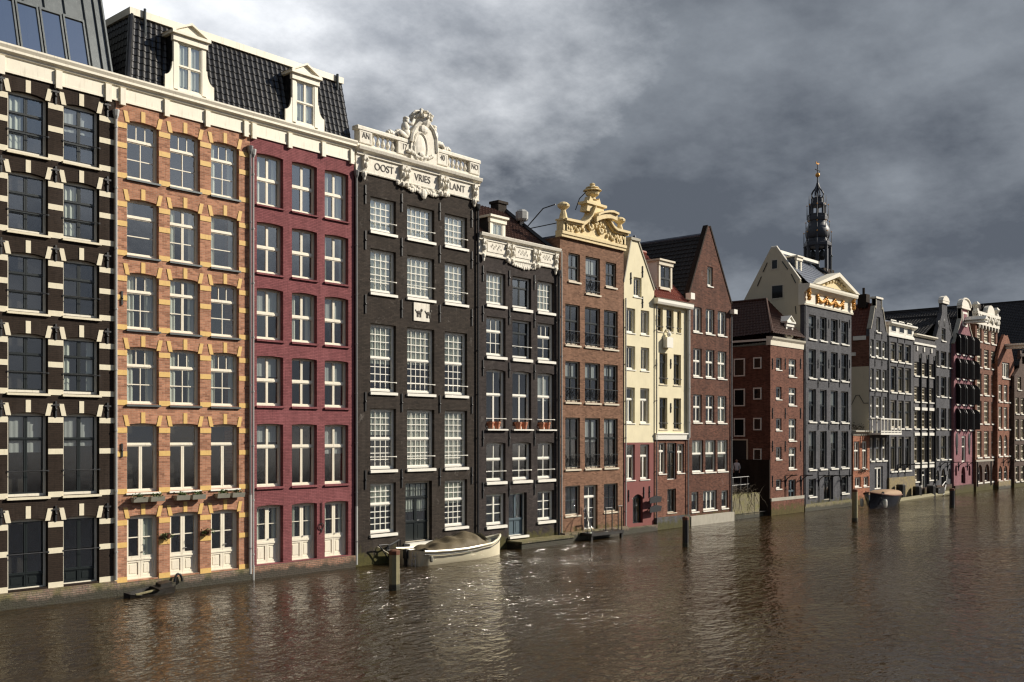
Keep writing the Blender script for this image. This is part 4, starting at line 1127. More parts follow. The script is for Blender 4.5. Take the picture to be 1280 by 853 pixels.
MB().profx([(.3,0),(-.05,0),(-.07,.35),(-.2,.5),(-.25,.62),(.3,.66)], -.06, H.W).build('cornice', M['cream'], H.root).location = (0,0,ze10-.02)
ex = H.z(963, 422)
m = MB(); m.box(-.03, .02, .3, 9, 12.85, 13.0); m.build('eaves_board', M['white'], H.root)
zr10 = 16.25; xm = H.W/2
m = MB(); m.tiles((-.15,9.2,13.02),(-.15,-.2,13.4),(xm,1.7,zr10),(xm,9.2,zr10), .28, .34, .04)
m.tiles((-.15,-.2,13.4),(H.W,-.2,13.4),(xm+.01,1.7,zr10),(xm,1.7,zr10), .28, .34, .04)
m.tiles((H.W,-.2,13.4),(H.W,9.2,13.02),(xm,9.2,zr10),(xm,1.7,zr10), .28, .34, .04)
m.tube([(-.1,-.2,13.45),(xm,1.7,zr10+.05),(xm,9,zr10+.05)], .1, 6); m.build('roof', M['tile_brown'], H.root)
x0, x1 = H.x(985.6,0), H.x(991.8,0)
dormer(H, x0, x1, H.z(985.6,421,0), H.z(985.6,408,0), .1, 1.4, ST([(1,1,1)], frame='white', fw=.05), mat='white', cheek='lead', pediment=.4)
def sidewin(H, pxa, pxb, ya, yb, X, mat='white', name='side_window'):
    Y0, Z1 = onX(pxb, ya, X); Y1, _ = onX(pxa, ya, X); Z0 = onX(pxb, yb, X)[1]
    f = MB(); t = .09
    for (a, b, c, d) in ((Y0,Y0+t,Z0,Z1),(Y1-t,Y1,Z0,Z1),(Y0+t,Y1-t,Z1-t,Z1),(Y0+t,Y1-t,Z0,Z0+t)): f.box(-.05, .03, a, b, c, d)
    o = f.build(name, M[mat], H.root)
    MB().add([(-.03,Y1-t,Z0+t),(-.03,Y0+t,Z0+t),(-.03,Y0+t,Z1-t),(-.03,Y1-t,Z1-t)], [(0,1,2,3)]).build('pane', M['glass_dark'], o)
M['glass_dark'] = None
m_, nt_ = new_mat('dark_room_glass'); finish(nt_, (.008,.009,.01), .06, None); M['glass_dark'] = m_
for ya, yb in ((448,470.5),(486,508),(523,546)): sidewin(H, 917.5, 931.3, ya, yb, H.X0)
for ya, yb in ((446.5,461),(484.5,499.5),(522.5,538),(561,576)): sidewin(H, 941.8, 952, ya, yb, H.X0)
# doorway in the side wall
Y0, Z1 = onX(935, 549, H.X0); Y1, _ = onX(917, 549, H.X0)
m = MB(); m.box(-.06, .0, Y0, Y0+.1, 2.4, Z1); m.box(-.06, .0, Y0+.1, Y1+.6, Z1-.1, Z1); m.build('door_frame', M['tan'], H.root)
MB().box(-.012, .0, Y0+.1, Y1+.6, 2.4, Z1-.1).build('doorway', M['black'], H.root)  # black sheet on the wall; the opening's shade is its colour
MB().box(-.10, .008, .02, 9, -.6, 4.1).build('plinth', M['brick_black'], H.root)
MB().box(0, H.W, -.08, .0, -.6, 1.05).build('front_plinth', M['brick_rust'], H.root)
MB().box(0, H.W, -.1, .0, 1.05, 1.28).build('stone_band', M['pale_stone'], H.root)
def lamp_arm(H, px, y, L=1.0):
    x, z = H.P(px, y)
    m = MB(); m.tube([(x,0,z-.5),(x,-.15,z-.1),(x,-.5,z+.15),(x,-L,z+.2)], .04, 5); m.box(x-.05, x+.05, -.06, 0, z-.7, z+.1)
    m.tube([(x,0,z+.15),(x,-L*.6,z+.2)], .025, 4)
    m.build('iron_bracket', M['black'], H.root)
for px in (981.5, 1001): lamp_arm(H, px, 597); downpipe(H, H.x(px), .8, H.z(px,600), 'black', -.06, .035, False)

# person standing in the side doorway of the gap
def person(label, loc, rz):
    r = tag(empty('person', loc, rz), label, 'person')
    bm = bmesh.new()
    J = dict(pel=(0,0,.92,.115), sp=(0,.0,1.12,.12), ch=(0,.01,1.34,.135), nk=(0,.0,1.47,.055), hd0=(0,-.01,1.55,.075), hd=(0,-.015,1.64,.092), tp=(0,-.005,1.72,.06),
             lh=(.095,0,.88,.085), lk=(.10,-.02,.48,.058), la=(.10,.01,.09,.042), lt=(.11,-.14,.035,.034), rh=(-.095,0,.88,.085), rk=(-.10,-.01,.48,.058), ra=(-.11,.02,.09,.042), rt=(-.12,-.13,.035,.034),
             ls=(.18,.0,1.39,.06), le=(.24,.03,1.12,.042), lw=(.22,-.08,.9,.03), lf=(.21,-.12,.8,.028), rs=(-.18,.0,1.39,.06), re=(-.24,.03,1.12,.042), rw=(-.22,-.08,.9,.03), rf=(-.21,-.12,.8,.028))
    E = ['pel sp','sp ch','ch nk','nk hd0','hd0 hd','hd tp','pel lh','lh lk','lk la','la lt','pel rh','rh rk','rk ra','ra rt','ch ls','ls le','le lw','lw lf','ch rs','rs re','re rw','rw rf']
    me = bpy.data.meshes.new('person_body'); k = list(J)
    me.from_pydata([J[n][:3] for n in k], [tuple(k.index(n) for n in e.split()) for e in E], [])
    o = bpy.data.objects.new('body', me); link(o); o.parent = r
    o.modifiers.new('skin', 'SKIN'); sd = o.modifiers.new('sub', 'SUBSURF'); sd.levels = sd.render_levels = 2
    for i, n in enumerate(k): me.skin_vertices[0].data[i].radius = (J[n][3],)*2
    me.skin_vertices[0].data[0].use_root = True
    bpy.context.view_layer.update()
    m2 = bpy.data.meshes.new_from_object(o.evaluated_get(bpy.context.evaluated_depsgraph_get()))
    o.modifiers.clear(); o.data = m2; m2.materials.clear()
    m2.materials.append(M['skin']); m2.materials.append(M['shirt']); m2.materials.append(M['trousers']); m2.materials.append(M['hair'])
    for p in m2.polygons:
        z, x, y = p.center.z, abs(p.center.x), p.center.y; p.use_smooth = True
        p.material_index = 2 if z < .9 and x < .2 else 1 if z < 1.47 and z > 1.0 else 1 if z < 1.46 and x < .17 and z > .88 else 3 if z > 1.63 and (y > -.06 or z > 1.7) else 0
    m = MB(); m.ball((0,-.115,1.615), (.016,.022,.03), 6, 5)
    for sx in (-1, 1): m.ball((sx*.09,.0,1.62), (.015,.025,.035), 6, 5)
    m.build('face', M['skin'], o, smooth=True)
    m = MB()
    for sx in (-1, 1): m.ball((sx*.035,-.098,1.645), (.014,.01,.009), 6, 5)
    m.build('eye', M['hair'], o)
    m = MB()
    for sx in (-1, 1):
        for q in range(5): m.tube([(sx*.21+(q-2)*.016,-.12,.82),(sx*.21+(q-2)*.018,-.135,.76-.008*(2-abs(q-2))),(sx*.205+(q-2)*.017,-.125,.72-.012*(2-abs(q-2)))], .009, 5)
    m.build('finger', M['skin'], o)
    return r
Yp, Zp = onX(930, 598, X10-.5)
person('person in white shirt and dark trousers standing in the gap doorway', (X10-.55, 2.45, 2.4), R(-70))

# ------------------------------------------------------------------ house 11: grey house with pediment and beige side gable
H = House('wide grey house with cream pediment, gilded swags and beige side gable', 'house', 1005, 1064.2)
H11 = H
zf11 = 16.0
g11 = ST([(.5,2,1),(.5,2,1)], frame='white', sash='green_black', rec=.15, fw=.07, bar=.05, tb=.06, sill=('white', .13, .1), curtain=rnd(None, 'blind', None))
c11 = [(1011,1020),(1025,1033.4),(1038.6,1047.2),(1051.6,1060.4)]
H.wins(c11, [(393,423),(436,472),(486,527),(539,587)], g11)
for c in (0, 3): H.win(*c11[c], 597+(2 if c == 0 else -1), 621 if c == 0 else 617, g11)
H.win(1030, 1041.5, 595.5, 625.5, ST([(.25,2,1),(.75,2,1,'t')], frame='tan', sash='green_black', rec=.18, fw=.07, door=True))
H.wall(H.rect(zf11), 'brick_grey', 8.5)
anchors(H, [H.P(px, y) for px in (1007.5,1022.5,1036,1049.2,1062) for y in (405,455,479,532,591)], .7)
for px in (1023, 1036, 1051): lamp_arm(H, px, 597); downpipe(H, H.x(px), .6, H.z(px,600), 'black', -.06, .03, False)
downpipe(H, .1, .4, 16, 'pipe_grey', -.08, .06, False)
MB().box(0, H.W, -.1, .0, -.6, .55).build('plinth', M['moss_wall'], H.root)
# entablature
zen = H.z(1005, 357, -.3)
k = (17.85-zf11)
fz = MB().profx([(.4,0),(-.1,0),(-.14,.14),(-.06,.2),(-.06,.95*1),(-.2,1.05),(-.35,1.2),(-.5,1.3),(-.55,1.45),(-.55,1.6),(.4,1.66)], -.15, H.W+.15).build('entablature', M['cream'], H.root); fz.location = (0,0,zf11)
zp0 = zf11+1.68; xpL, xpR = H.W*.12, H.W+.3; xpm = H.W*.60
zpa = H.z(1047, 341, -.4)
m = MB(); m.prism([(xpL+.4,zp0),(xpR-.4,zp0),(xpm,zpa-.35)], -.15, .4)
pd = m.build('pediment', M['gold_stone'], H.root)
m = MB()
for a, b in (((xpL-.2,zp0),(xpm,zpa)), ((xpR+.2,zp0),(xpm,zpa))):
    d = Vector((b[0]-a[0], b[1]-a[1])).normalized(); n = Vector((-d[1], d[0])); n = n if n[1] < 0 else -n
    m.prism([a, b, (b[0], b[1]-.32), (a[0]+(.75 if b[0] > a[0] else -.75), a[1])], -.55, .5)
m.build('raking_cornice', M['cream'], pd)
m = MB()
for k in range(7): m.ball((xpm+(-1.6+.55*k), -.2, zp0+.35+.35*math.cos((k-3)*.5)), (.22,.1,.14), 6, 5)
m.build('carved_relief', M['gold_stone'], pd)
# gilded swags and end ornaments
def orn(m, x):
    for k in range(7): m.ball((x+.08*math.sin(k*2), -.3, zf11+.45+.12*k), (.2,.16,.14), 7, 5)
each('gilded_ornament', 'gilt', H.root, (.25, H.W-.25), orn)
xs0, xs1 = H.W*.24, H.W*.78
m = MB()
for s_ in range(3):
    a = xs0+(xs1-xs0)*s_/3; w = (xs1-xs0)/3
    for k in range(9):
        t = k/8; m.ball((a+w*t, -.14, zf11+.85-.38*math.sin(math.pi*t)), (.19,.1,.14), 6, 5)
    for q in range(4): m.ball((a, -.14, zf11+.85-.16*q), (.13,.1,.12), 6, 5)
for q in range(4): m.ball((xs1, -.14, zf11+.85-.16*q), (.13,.1,.12), 6, 5)
m.build('gilded_swag', M['gilt'], H.root)
# beige side gable and roof
zg = 20.7; yg = 2.55
m = MB()
gp = [(.31,10.0),(8.4,10.0),(8.4,11.5),(6.3,15.0),(5.15,16.8),(yg+.25,zg),(yg-.25,zg),(.31,17.9)]
vs = [(-.02,p[0],p[1]) for p in gp]+[(.3,p[0],p[1]) for p in gp]; n = len(gp)
m.add(vs, [tuple(range(n))[::-1], tuple(range(n,2*n))]+[(i,(i+1)%n,(i+1)%n+n,i+n) for i in range(n)])
m.build('side_gable', M['plaster_beige'], H.root)
m = MB(); m.box(-.02, .3, .31, 8.4, -.6, 9.99); m.build('side_wall', M['plaster_beige'], H.root)
m = MB(); m.tube([(.1,.35,17.95),(.1,yg-.2,zg+.05)], .1, 5); m.tube([(.1,yg-.25,zg+.04),(.1,yg+.25,zg+.04)], .12, 5); m.build('gable_coping', M['white_stone'], H.root)
sidewin(H, 964, 973, 323.5, 337, H.X0, 'tan'); sidewin(H, 964, 980, 355, 373.5, H.X0, 'tan')
m = MB()
for (xa, ya, xb, yb) in ((954,340.5,959.5,328.5),(947,358,952,346),(978,327,985,337),(989.5,343,995,354),(994.5,383,995.5,393)):
    a, b = onX(xa, ya, H.X0), onX(xb, yb, H.X0); m.tube([(-.06,a[0],a[1]),(-.06,b[0],b[1])], .035, 4)
m.build('slanted_anchor', M['black'], H.root)
m = MB(); m.tiles((.31,-.2,zf11+1.7),(H.W,-.2,zf11+1.7),(H.W-1.0,yg+.6,zg-.35),(.31,yg,zg-.1), .5, .4, .01, .03)
m.add([(.31,yg,zg-.1),(H.W-1.0,yg+.6,zg-.35),(H.W,8.4,13),(.31,8.4,12)], [(0,1,2,3)]); m.add([(H.W,-.2,zf11+1.7),(H.W,8.4,13),(H.W-1,yg+.6,zg-.35)], [(0,1,2)])
rf = m.build('roof', M['lead'], H.root)
MB().box(.3, H.W-1.0, yg-.1, yg+.3, zg-.28, zg-.06).build('ridge_board', M['white'], rf)
m = MB(); m.tube([(H.W-1,yg+.5,zg-.2),(H.W-.4,-.1,zf11+2.2)], .1, 5); m.build('hip_ridge', M['black'], rf)
x0, x1 = H.x(1005.5,.8), H.x(1009.6,.8)
x0 = .85; x1 = 1.45
dormer(H, x0, x1, 18.2, 19.65, .95, 1.4, ST([(1,1,1)], frame='white', fw=.05), mat='cream', cheek='lead', pediment=0)
m = MB(); pp = H.x(1043, 1.0); m.tube([(H.W-.5,1.5,18.5),(H.W-.5,1.5,21.0)], .035, 5); m.ball((H.W-.5,1.5,21.05), .1, 6, 5); m.build('roof_pole', M['zinc'], rf)

# ------------------------------------------------------------------ annex
H = House('small orange brick annex with roof terrace squeezed beside the grey house', 'house', 1066.5, 1087)
an = ST([(.33,2,1),(.67,2,1)], frame='white', rec=.1, fw=.08, bar=.06, sill=('white', .07, .05))
H.wins([(1067.5,1074.5),(1077.8,1084.2)], [(552,587)], an); H.wins([(1068.5,1076),(1079.5,1085.8)], [(597,609.5)], an.but(lights=[(1,2,1)]))
zt = H.z(1066.5, 546)
zt = 5.9
H.wall(H.rect(zt), 'brick_annex', 6)
MB().profx([(.3,0),(-.05,0),(-.1,.2),(-.3,.3),(-.3,.42),(.3,.45)], -.1, H.W+.1).build('cornice', M['pale_stone'], H.root).location = (0,0,zt)
m = MB(); m.box(.02, H.W-.02, .3, 6, zt, zt+.1); m.build('roof', M['lead'], H.root)
m = MB()
for k in range(5): leafy(m, (.3+.65*k, .4, zt+.7), (.22,.2,.3), 40, .07)
m.build('terrace_plant', M['leaf_dry'], H.root)
m = MB(); leafy(m, (H.W*.5,-.15,H.z(1078,588)), (.9,.12,.2), 120, .06); m.build('window_plant', M['leaf_dry'], H.root)

# ------------------------------------------------------------------ house 12: grey neck gable, cream side
H = House('slim grey neck gable house with white balcony and cream side wall', 'house', 1087, 1109)
g12 = ST([(.45,1,1),(.55,1,1)], frame='white', rec=.14, fw=.12, tb=.1, sill=('white', .14, .1), curtain='beige')
H.wins([(1088,1092.3),(1095,1101.2),(1103.3,1108.3)], [(424,445),(460.5,486.5),(495,522),(547.5,576)], g12)
H.win(1095.5, 1100.2, 396, 414.5, g12.but(lights=[(1,1,1)]))
H.win(1093.4, 1103.5, 583.5, 612, ST([(1,2,1,'t')], frame='white', rec=.12, fw=.18, mull=.2, door=True))
zs = 15.2; xm = H.W/2; ztp = H.z(1096, 373.5)
neck = H.W*.17
ol = [(0,-.6),(H.W,-.6),(H.W,zs-.1),(H.W-.25,zs-.05),(xm+neck*1.9,zs+.9),(xm+neck*1.25,zs+2.0),(xm+neck,ztp-.9),(xm+neck,ztp),(xm-neck,ztp),(xm-neck,ztp-.9),(xm-neck*1.25,zs+2.0),(xm-neck*1.9,zs+.9),(.25,zs-.05),(0,zs-.1)]
H.wall(ol, 'brick_grey', 9, 14.6, 14.6)
coping(H, [ol[3],ol[4],ol[5],ol[6],ol[7]], .4, .09, -.06, 'pale_stone'); coping(H, [ol[8],ol[9],ol[10],ol[11],ol[12]], .4, .09, -.06, 'pale_stone')
MB().box(xm-neck-.12, xm+neck+.12, -.12, .5, ztp, ztp+.16).build('gable_cap', M['white_stone'], H.root)
m = MB(); m.tiles((-.0,9,14.5),(-.0,.31,14.5),(xm,.31,17.6),(xm,9,17.6), .28, .34, .04); m.tiles((H.W,.31,14.5),(H.W,9,14.5),(xm,9,17.6),(xm,.31,17.6), .28, .34, .04); rf = m.build('roof', M['tile_rust'], H.root)
m = MB(); m.box(xm-.5, xm+.3, .9, 1.7, 17.2, 18.4); m.tube([(xm-.1,1.3,18.4),(xm-.1,1.3,19.0)], .12, 6); m.build('chimney', M['brick_black'], rf)
z1_ = 11.9
MB().box(-.03, .011, .05, 6, 5.0, z1_).build('side_plaster', M['plaster_beige'], H.root)
MB().box(-.028, .011, .05, 6, z1_, 14.5).build('side_wall', M['brick_cocoa'], H.root)
m = MB(); m.box(-.2, 0, .3, 1.4, 14.2, 14.55); m.box(-.2, 0, 1.2, 2.4, 12.85, 13.15); m.build('side_ledge', M['white'], H.root)
m = MB(); m.tube([(-.05,1.6,8.6),(-.05,1.2,9.4),(-.05,.9,9.4),(-.05,.5,8.7),(-.05,.1,8.7)], .03, 4); m.build('side_cable', M['black'], H.root)
zbx = H.z(1094, 543); 
bw0, bw1 = -.6, H.x(1109)+1.2
bal = MB(); bal.box(-.5, H.W+.25, -1.2, .0, zbx-.05, zbx+.12); b_ = bal.build('balcony', M['white'], H.root)
m = MB(); hh = 1.35
for x in [-.45+(H.W+.65)*k/6 for k in range(7)]: m.box(x-.04, x+.04, -1.19, -1.11, zbx+.12, zbx+hh)
for z in (zbx+.2, zbx+hh-.08): m.box(-.49, H.W+.24, -1.185, -1.115, z, z+.09)
for y in (-.8, -.4): m.box(-.5, -.42, y-.04, y+.04, zbx+.12, zbx+hh)
m.box(-.5, -.42, -1.1, 0, zbx+hh-.08, zbx+hh); m.build('balcony_railing', M['white'], b_)
anchors(H, [H.P(px, y) for px in (1093.6,1102.3) for y in (419,453,491)], .7)
MB().box(0, H.W, -.1, .0, -.6, .8).build('plinth', M['rubble'], H.root)
WAVE_A, WAVE_B, WAVE_C = .125, .14, .008
def perp_roof(H, ze, zr, depth, mat, xm=None, ov=.0):
    xm = H.W/2 if xm is None else xm
    m = MB(); m.tiles((-ov,depth,ze),(-ov,.31,ze),(xm,.31,zr),(xm,depth,zr), .3, .36, .04, .04, 3)
    m.tiles((H.W+ov,.31,ze),(H.W+ov,depth,ze),(xm,depth,zr),(xm,.31,zr), .3, .36, .04, .04, 3)
    m.tube([(xm,.31,zr+.03),(xm,depth,zr+.03)], .12, 6)
    m.add([(0,depth,ze),(H.W,depth,ze),(xm,depth,zr)], [(0,1,2)])
    return m.build('roof', M[mat], H.root)
# ------------------------------------------------------------------ house 13
H = House('grey house with white attic of three small windows and rubble stone base', 'house', 1109.3, 1141.8)
g13 = ST([(.4,1,1),(.6,1,1)], frame='tan', sash='green_black', rec=.15, fw=.16, tb=.06, sill=('white', .16, .1), curtain=rnd(None, 'beige'))
c13 = [(1113.4,1120.7),(1122.9,1129.8),(1131.6,1138.7)]
H.wins(c13, [(427,450.5),(457.5,489.5),(500,535)], g13); H.wins(c13, [(546,589)], g13.but(lights=[(.3,1,1),(.7,2,1,'t')], mull=.08))
za = H.z(1112, 420)
H.wall(H.rect(za), 'brick_grey', 8)
zat = H.z(1112, 403.5)
m = MB(); m.box(.0, H.W, -.12, .3, za, za+.18); m.box(.3, H.W-.002, -.04, .3, za+.18, zat-.25); m.profx([(.3,zat-.25),(-.1,zat-.25),(-.35,zat-.08),(-.35,zat+.06),(.3,zat+.1)], .1, H.W+.2)
at = m.build('attic', M['white'], H.root)
for k in range(3):
    x = .75+k*1.95
    f = MB(); f.box(x-.06, x+1.16, -.07, -.03, za+.42, za+.48); f.box(x-.06, x+1.16, -.07, -.03, za+1.42, za+1.5); f.box(x-.06, x, -.07, -.03, za+.48, za+1.42); f.box(x+1.1, x+1.16, -.07, -.03, za+.48, za+1.42)
    w = f.build('attic_window', M['white'], H.root)
    MB().add([(x,-.045,za+.48),(x+1.1,-.045,za+.48),(x+1.1,-.045,za+1.42),(x,-.045,za+1.42)], [(0,1,2,3)]).build('pane', M['glass_dark'], w)
m = MB(); m.add([(0,0,zat),(H.W,0,zat),(H.W,6,zat+.4),(0,6,zat+.4)], [(0,1,2,3)]); m.box(H.W-4.2, H.W-.2, 1.5, 2.0, zat, zat+.6); m.build('roof', M['lead'], H.root)
MB().box(0, H.W, -.18, .0, -.6, 2.1).build('rubble_base', M['rubble'], H.root)
for px in (1121.8,1130.8): lamp_arm(H, px, 583, 1.2); downpipe(H, H.x(px), .5, H.z(px,586), 'black', -.06, .03, False)
downpipe(H, .08, 2.0, za, 'black', -.08, .06, False); anchors(H, [H.P(px, y) for px in (1122,1130.8) for y in (424,454,495)], .7)
# ------------------------------------------------------------------ house 14
H = House('plain grey house with double white cornice and pale shuttered windows', 'house', 1142, 1169)
g14 = ST([(.5,1,2),(.5,1,2)], frame='tan', rec=.14, fw=.16, tb=.08, sill=('white', .14, .1), curtain='beige')
c14 = [(1142.9,1148.6),(1151,1158),(1160.8,1166.6)]
H.wins(c14, [(452,469),(483,501.5),(513,535.5),(545,578.5)], g14)
H.win(1143.5,1148.5,586,602,g14); H.win(1160.8,1166,583.5,600,g14); H.win(1151.2,1158.3,587,613,ST([(.25,1,1),(.75,2,1,'t')], frame='white', rec=.14, fw=.14, mull=.2, door=True))
zt = H.z(1142, 419)
H.wall(H.rect(zt), 'brick_grey2', 8)
m = MB(); m.profx([(.3,0),(-.15,0),(-.3,.15),(-.3,.25),(.3,.28)], 0, H.W); c = m.build('cornice', M['cream'], H.root); c.location = (0,0,zt-.1)
m = MB(); m.box(0, H.W, -.1, 0, H.z(1142,430), H.z(1142,427.5)); 
for p in c14:
    x0, x1 = H.x(p[0]), H.x(p[1])
    for ys in (452,513,545,586):
        if ys != 452: zz = H.z(1142.9, ys); m.box(x0-.06, x1+.06, -.08, 0, zz+.02, zz+.3)
m.build('lintel_trim', M['white'], H.root)
m = MB()
for k, p in enumerate(c14):
    x0, x1 = H.x(p[0]), H.x(p[1])
    for (x, z) in ((x1+.25, H.z(1142.9,447)), ((x0+x1)/2, H.z(1142.9,438))): m.box(x-.14, x+.14, -.1, 0, z, z+.42)
m.build('hood_stone', M['white'], H.root)
for p in c14: downpipe(H, H.x(p[1])+.28, 1.2, H.z(1142.9,441), 'black', -.1, .1, False)
m = MB(); m.box(.02, H.W, .3, 7, zt, zt+.25); m.build('roof', M['lead'], H.root)
MB().box(0, H.W, -.12, .0, -.6, .9).build('plinth', M['brick_ash'], H.root)
# ------------------------------------------------------------------ house 15
H = House('grey spout gable house with tall narrow neck and large black roof', 'house', 1169.2, 1191.8)
g15 = ST([(.5,1,1),(.5,1,1)], frame='tan', sash='green_black', rec=.14, fw=.1, tb=.08, sill=('white', .14, .1), curtain=rnd(None, 'beige'))
c15 = [(1170.2,1173.6),(1176.2,1183),(1185.4,1189)]
H.wins(c15, [(438,457),(470,495),(510,536),(545,574.5)], lambda r, c: g15.but(lights=[(.5,2,1),(.5,2,1)]) if c == 1 else g15)
H.win(1177,1182,410,425.5,g15.but(curtain='beige', frame='white'))
rd = ST([(1,1,1)], frame='tan', sash='green_black', rec=.14, fw=.08, arch=.5, round=True)
for a, b, ya, yb in ((1170.5,1174,588,601),(1185.3,1188.6,586,599)): H.win(a, b, ya, yb, rd)
H.win(1176.6,1182,586,611,rd.but(lights=[(1,2,1,'t')], door=True, handle=False, arch=.8))
zs = H.z(1170.5,425); xm = H.W/2; zn = H.z(1179,392); ztp = H.z(1179,379.5)
ol = [(0,-.6),(H.W,-.6),(H.W,zs),(xm+.75,zn),(xm+.75,ztp),(xm-.75,ztp),(xm-.75,zn),(0,zs)]
H.wall(ol, 'brick_grey', 9, zs-.5, zs-.5)
coping(H, [ol[2],ol[3]], .4, .1, -.06, 'brick_grey2'); coping(H, [ol[6],ol[7]], .4, .1, -.06, 'brick_grey2')
m = MB(); m.box(xm-.95, xm+.95, -.15, .3, ztp, ztp+.25)
m.prism([(xm-1.0,ztp+.25),(xm+1.0,ztp+.25),(xm+.7,ztp+.6),(xm,ztp+.8),(xm-.7,ztp+.6)], -.18, .32); m.build('gable_cap', M['white_stone'], H.root)
m = MB()
for x, z in ((xm-1.6,zs+1.6),(xm+1.6,zs+1.6),(xm,zn-.9)): m.ball((x,-.01,z), (.28,.04,.4), 8, 6)
m.build('oval_opening', M['black'], H.root)  # solid black ovals; the dark of each opening is painted
perp_roof(H, zs-.4, zn-.2, 18, 'tile_dark', None, 3.5)
for px in (1175,1184.3): lamp_arm(H, px, 580, 1.2)
MB().box(0, H.W, -.12, .0, -.6, 1.0).build('plinth', M['brick_ash'], H.root)
# ------------------------------------------------------------------ house 16
H = House('pink brick house with rows of black arched shutters and hoist beam', 'house', 1192.4, 1218.8, -.25)
g16 = ST([(1,1,3)], frame='white', rec=.12, fw=.1, arch=.6, round=True, sill=('white', .16, .1))
c16 = [(1195.5,1199.5),(1203,1207.5),(1211.5,1216)]
r16 = [(418.5,443),(449,473.5),(480,505.5),(511,537)]
W16 = H.wins(c16, r16, g16, ref=1203)
H.win(1202.2,1207.2,545,578.5,ST([(.4,1,1),(.6,1,1)], frame='white', rec=.1, fw=.16, curtain=None))
H.win(1201.5,1206.8,583.5,605,ST([(1,2,1,'t')], frame='brick_pink', sash='green_black', rec=.2, fw=.08, arch=.8, round=True, door=True, handle=False))
for a in ((1193.8,1196.2),(1210.6,1213.2)): H.win(*a, 582, 595, ST([(1,1,1)], frame='brick_pink', sash='green_black', rec=.14, fw=.06, arch=.35, round=True))
zs = H.z(1194,428); xm = H.W/2-.1; zn = H.z(1205,400); ztp = H.z(1206,387)
ol = [(0,-.6),(H.W,-.6),(H.W,zs-.2),(xm+1.7,zs+1.6),(xm+1.1,zn),(xm+1.1,ztp),(xm-1.1,ztp),(xm-1.1,zn),(xm-1.9,zs+1.4),(0,zs-.2)]
H.wall(ol, 'brick_pink', 9, zs-.5, zs-.5)
coping(H, ol[2:6], .45, .12, -.08, 'pale_stone'); coping(H, ol[6:10], .45, .12, -.08, 'pale_stone')
m = MB(); m.box(xm-1.4, xm+1.4, -.2, .3, ztp, ztp+.22); pa = [(xm+1.45*math.cos(t), ztp+.25+.85*math.sin(t)) for t in [math.pi*i/10 for i in range(11)]]
m.prism(pa, -.15, .3)
for a, b in zip(pa[:-1], pa[1:]): m.tube([(a[0],-.18,a[1]),(b[0],-.18,b[1])], .1, 5)
m.build('gable_cap', M['white_stone'], H.root)
m = MB(); m.box(xm-.75, xm+.75, -.08, .0, zn-.7, ztp-.3); m.build('gable_panel', M['white'], H.root)
m = MB(); m.box(xm-.55, xm+.55, -.1, -.07, zn-.5, ztp-.5); m.build('gable_panel_inset', M['brick_pink'], H.root)
zh = H.z(1207,404)
m = MB(); m.box(xm-.12, xm+.12, -2.0, .1, zh, zh+.22); m.prism([(xm-.45,zh+.22),(xm+.45,zh+.22),(xm,zh+.6)], -2.2, .1); m.box(xm-.45, xm+.45, -2.2, .05, zh-.1, zh+.02); m.build('hoist_beam', M['white'], H.root)
for w in W16.values():                     # shutters swung right open
    x0, x1, z0, z1 = w
    for sg, xx in ((-1, x0), (1, x1)):
        m = MB(); L = (x1-x0)*.6
        yz = [(0,z0),(-L,z0),(-L,z1-.5),(-L*.75,z1-.2),(-L*.4,z1-.02),(0,z1)]
        vs = [(-.035, p[0], p[1]-z0) for p in yz]+[(.035, p[0], p[1]-z0) for p in yz]; n = len(yz)
        m.add(vs, [tuple(range(n)), tuple(range(2*n-1,n-1,-1))]+[(i,i+n,(i+1)%n+n,(i+1)%n) for i in range(n)])
        s_ = m.build('shutter', M['black'], H.root); s_.location = (xx+sg*.02, -.01, z0); s_.rotation_euler = (0,0,R(8 if sg > 0 else -28))
m = MB()
for px in (1195.8, 1211.4):
    x, z = H.P(px, 552); m.ball((x,-.04,z), (.34,.05,.9), 8, 8); m.ball((x,-.04,z-1.0), (.2,.05,.4), 8, 6)
m.build('blind_shutter', M['black'], H.root)
perp_roof(H, zs-.4, zn+.3, 18, 'tile_dark')
for px in (1198,1209): lamp_arm(H, px, 580, 1.0)
MB().box(0, H.W, -.14, .0, -.6, .8).build('plinth', M['brick_ash'], H.root)
# ------------------------------------------------------------------ house 17
H = House('cocoa brick house with ornate white carved cornice and grey stone base', 'house', 1219.2, 1246.8, -.5)
g17 = ST([(.45,2,2),(.55,2,2)], frame='tan', rec=.12, fw=.16, tb=.12, bar=.07, sill=('white', .16, .1), curtain=rnd('beige', None))
c17 = [(1221.3,1227),(1230,1236),(1239,1244.7)]
H.wins(c17, [(410,425.5),(435,458),(466.5,492.5),(501,529),(539,571.5)], g17)
rd = ST([(1,2,1,'t')], frame='white', sash='green_black', rec=.16, fw=.1, arch=.9, round=True, sill=('white', .2, .1))
H.wins(c17, [(581.5,603)], rd)
zt = H.z(1220, 405); H.wall(H.rect(zt), 'brick_cocoa', 9)
zt2 = H.z(1220, 389)
m = MB(); m.box(-.1, H.W+.1, -.2, .3, zt, zt+.35); m.box(0, H.W, -.1, .3, zt+.35, zt2-.3); m.box(-.1, H.W+.1, -.3, .3, zt2-.3, zt2)
for k in range(14):
    x = .3+(H.W-.6)*k/13; m.ball((x,-.2,zt+.75+.2*math.sin(k*1.9)), (.3,.16,.35), 6, 5)
    if k % 2: m.ball((x,-.12,zt-.2), (.2,.12,.3), 6, 5)
for x in (.35, H.W-.35): m.lathe([(.35,0),(.25,.3),(.45,.7),(.2,1.0)], (x,.05,zt2), 8)
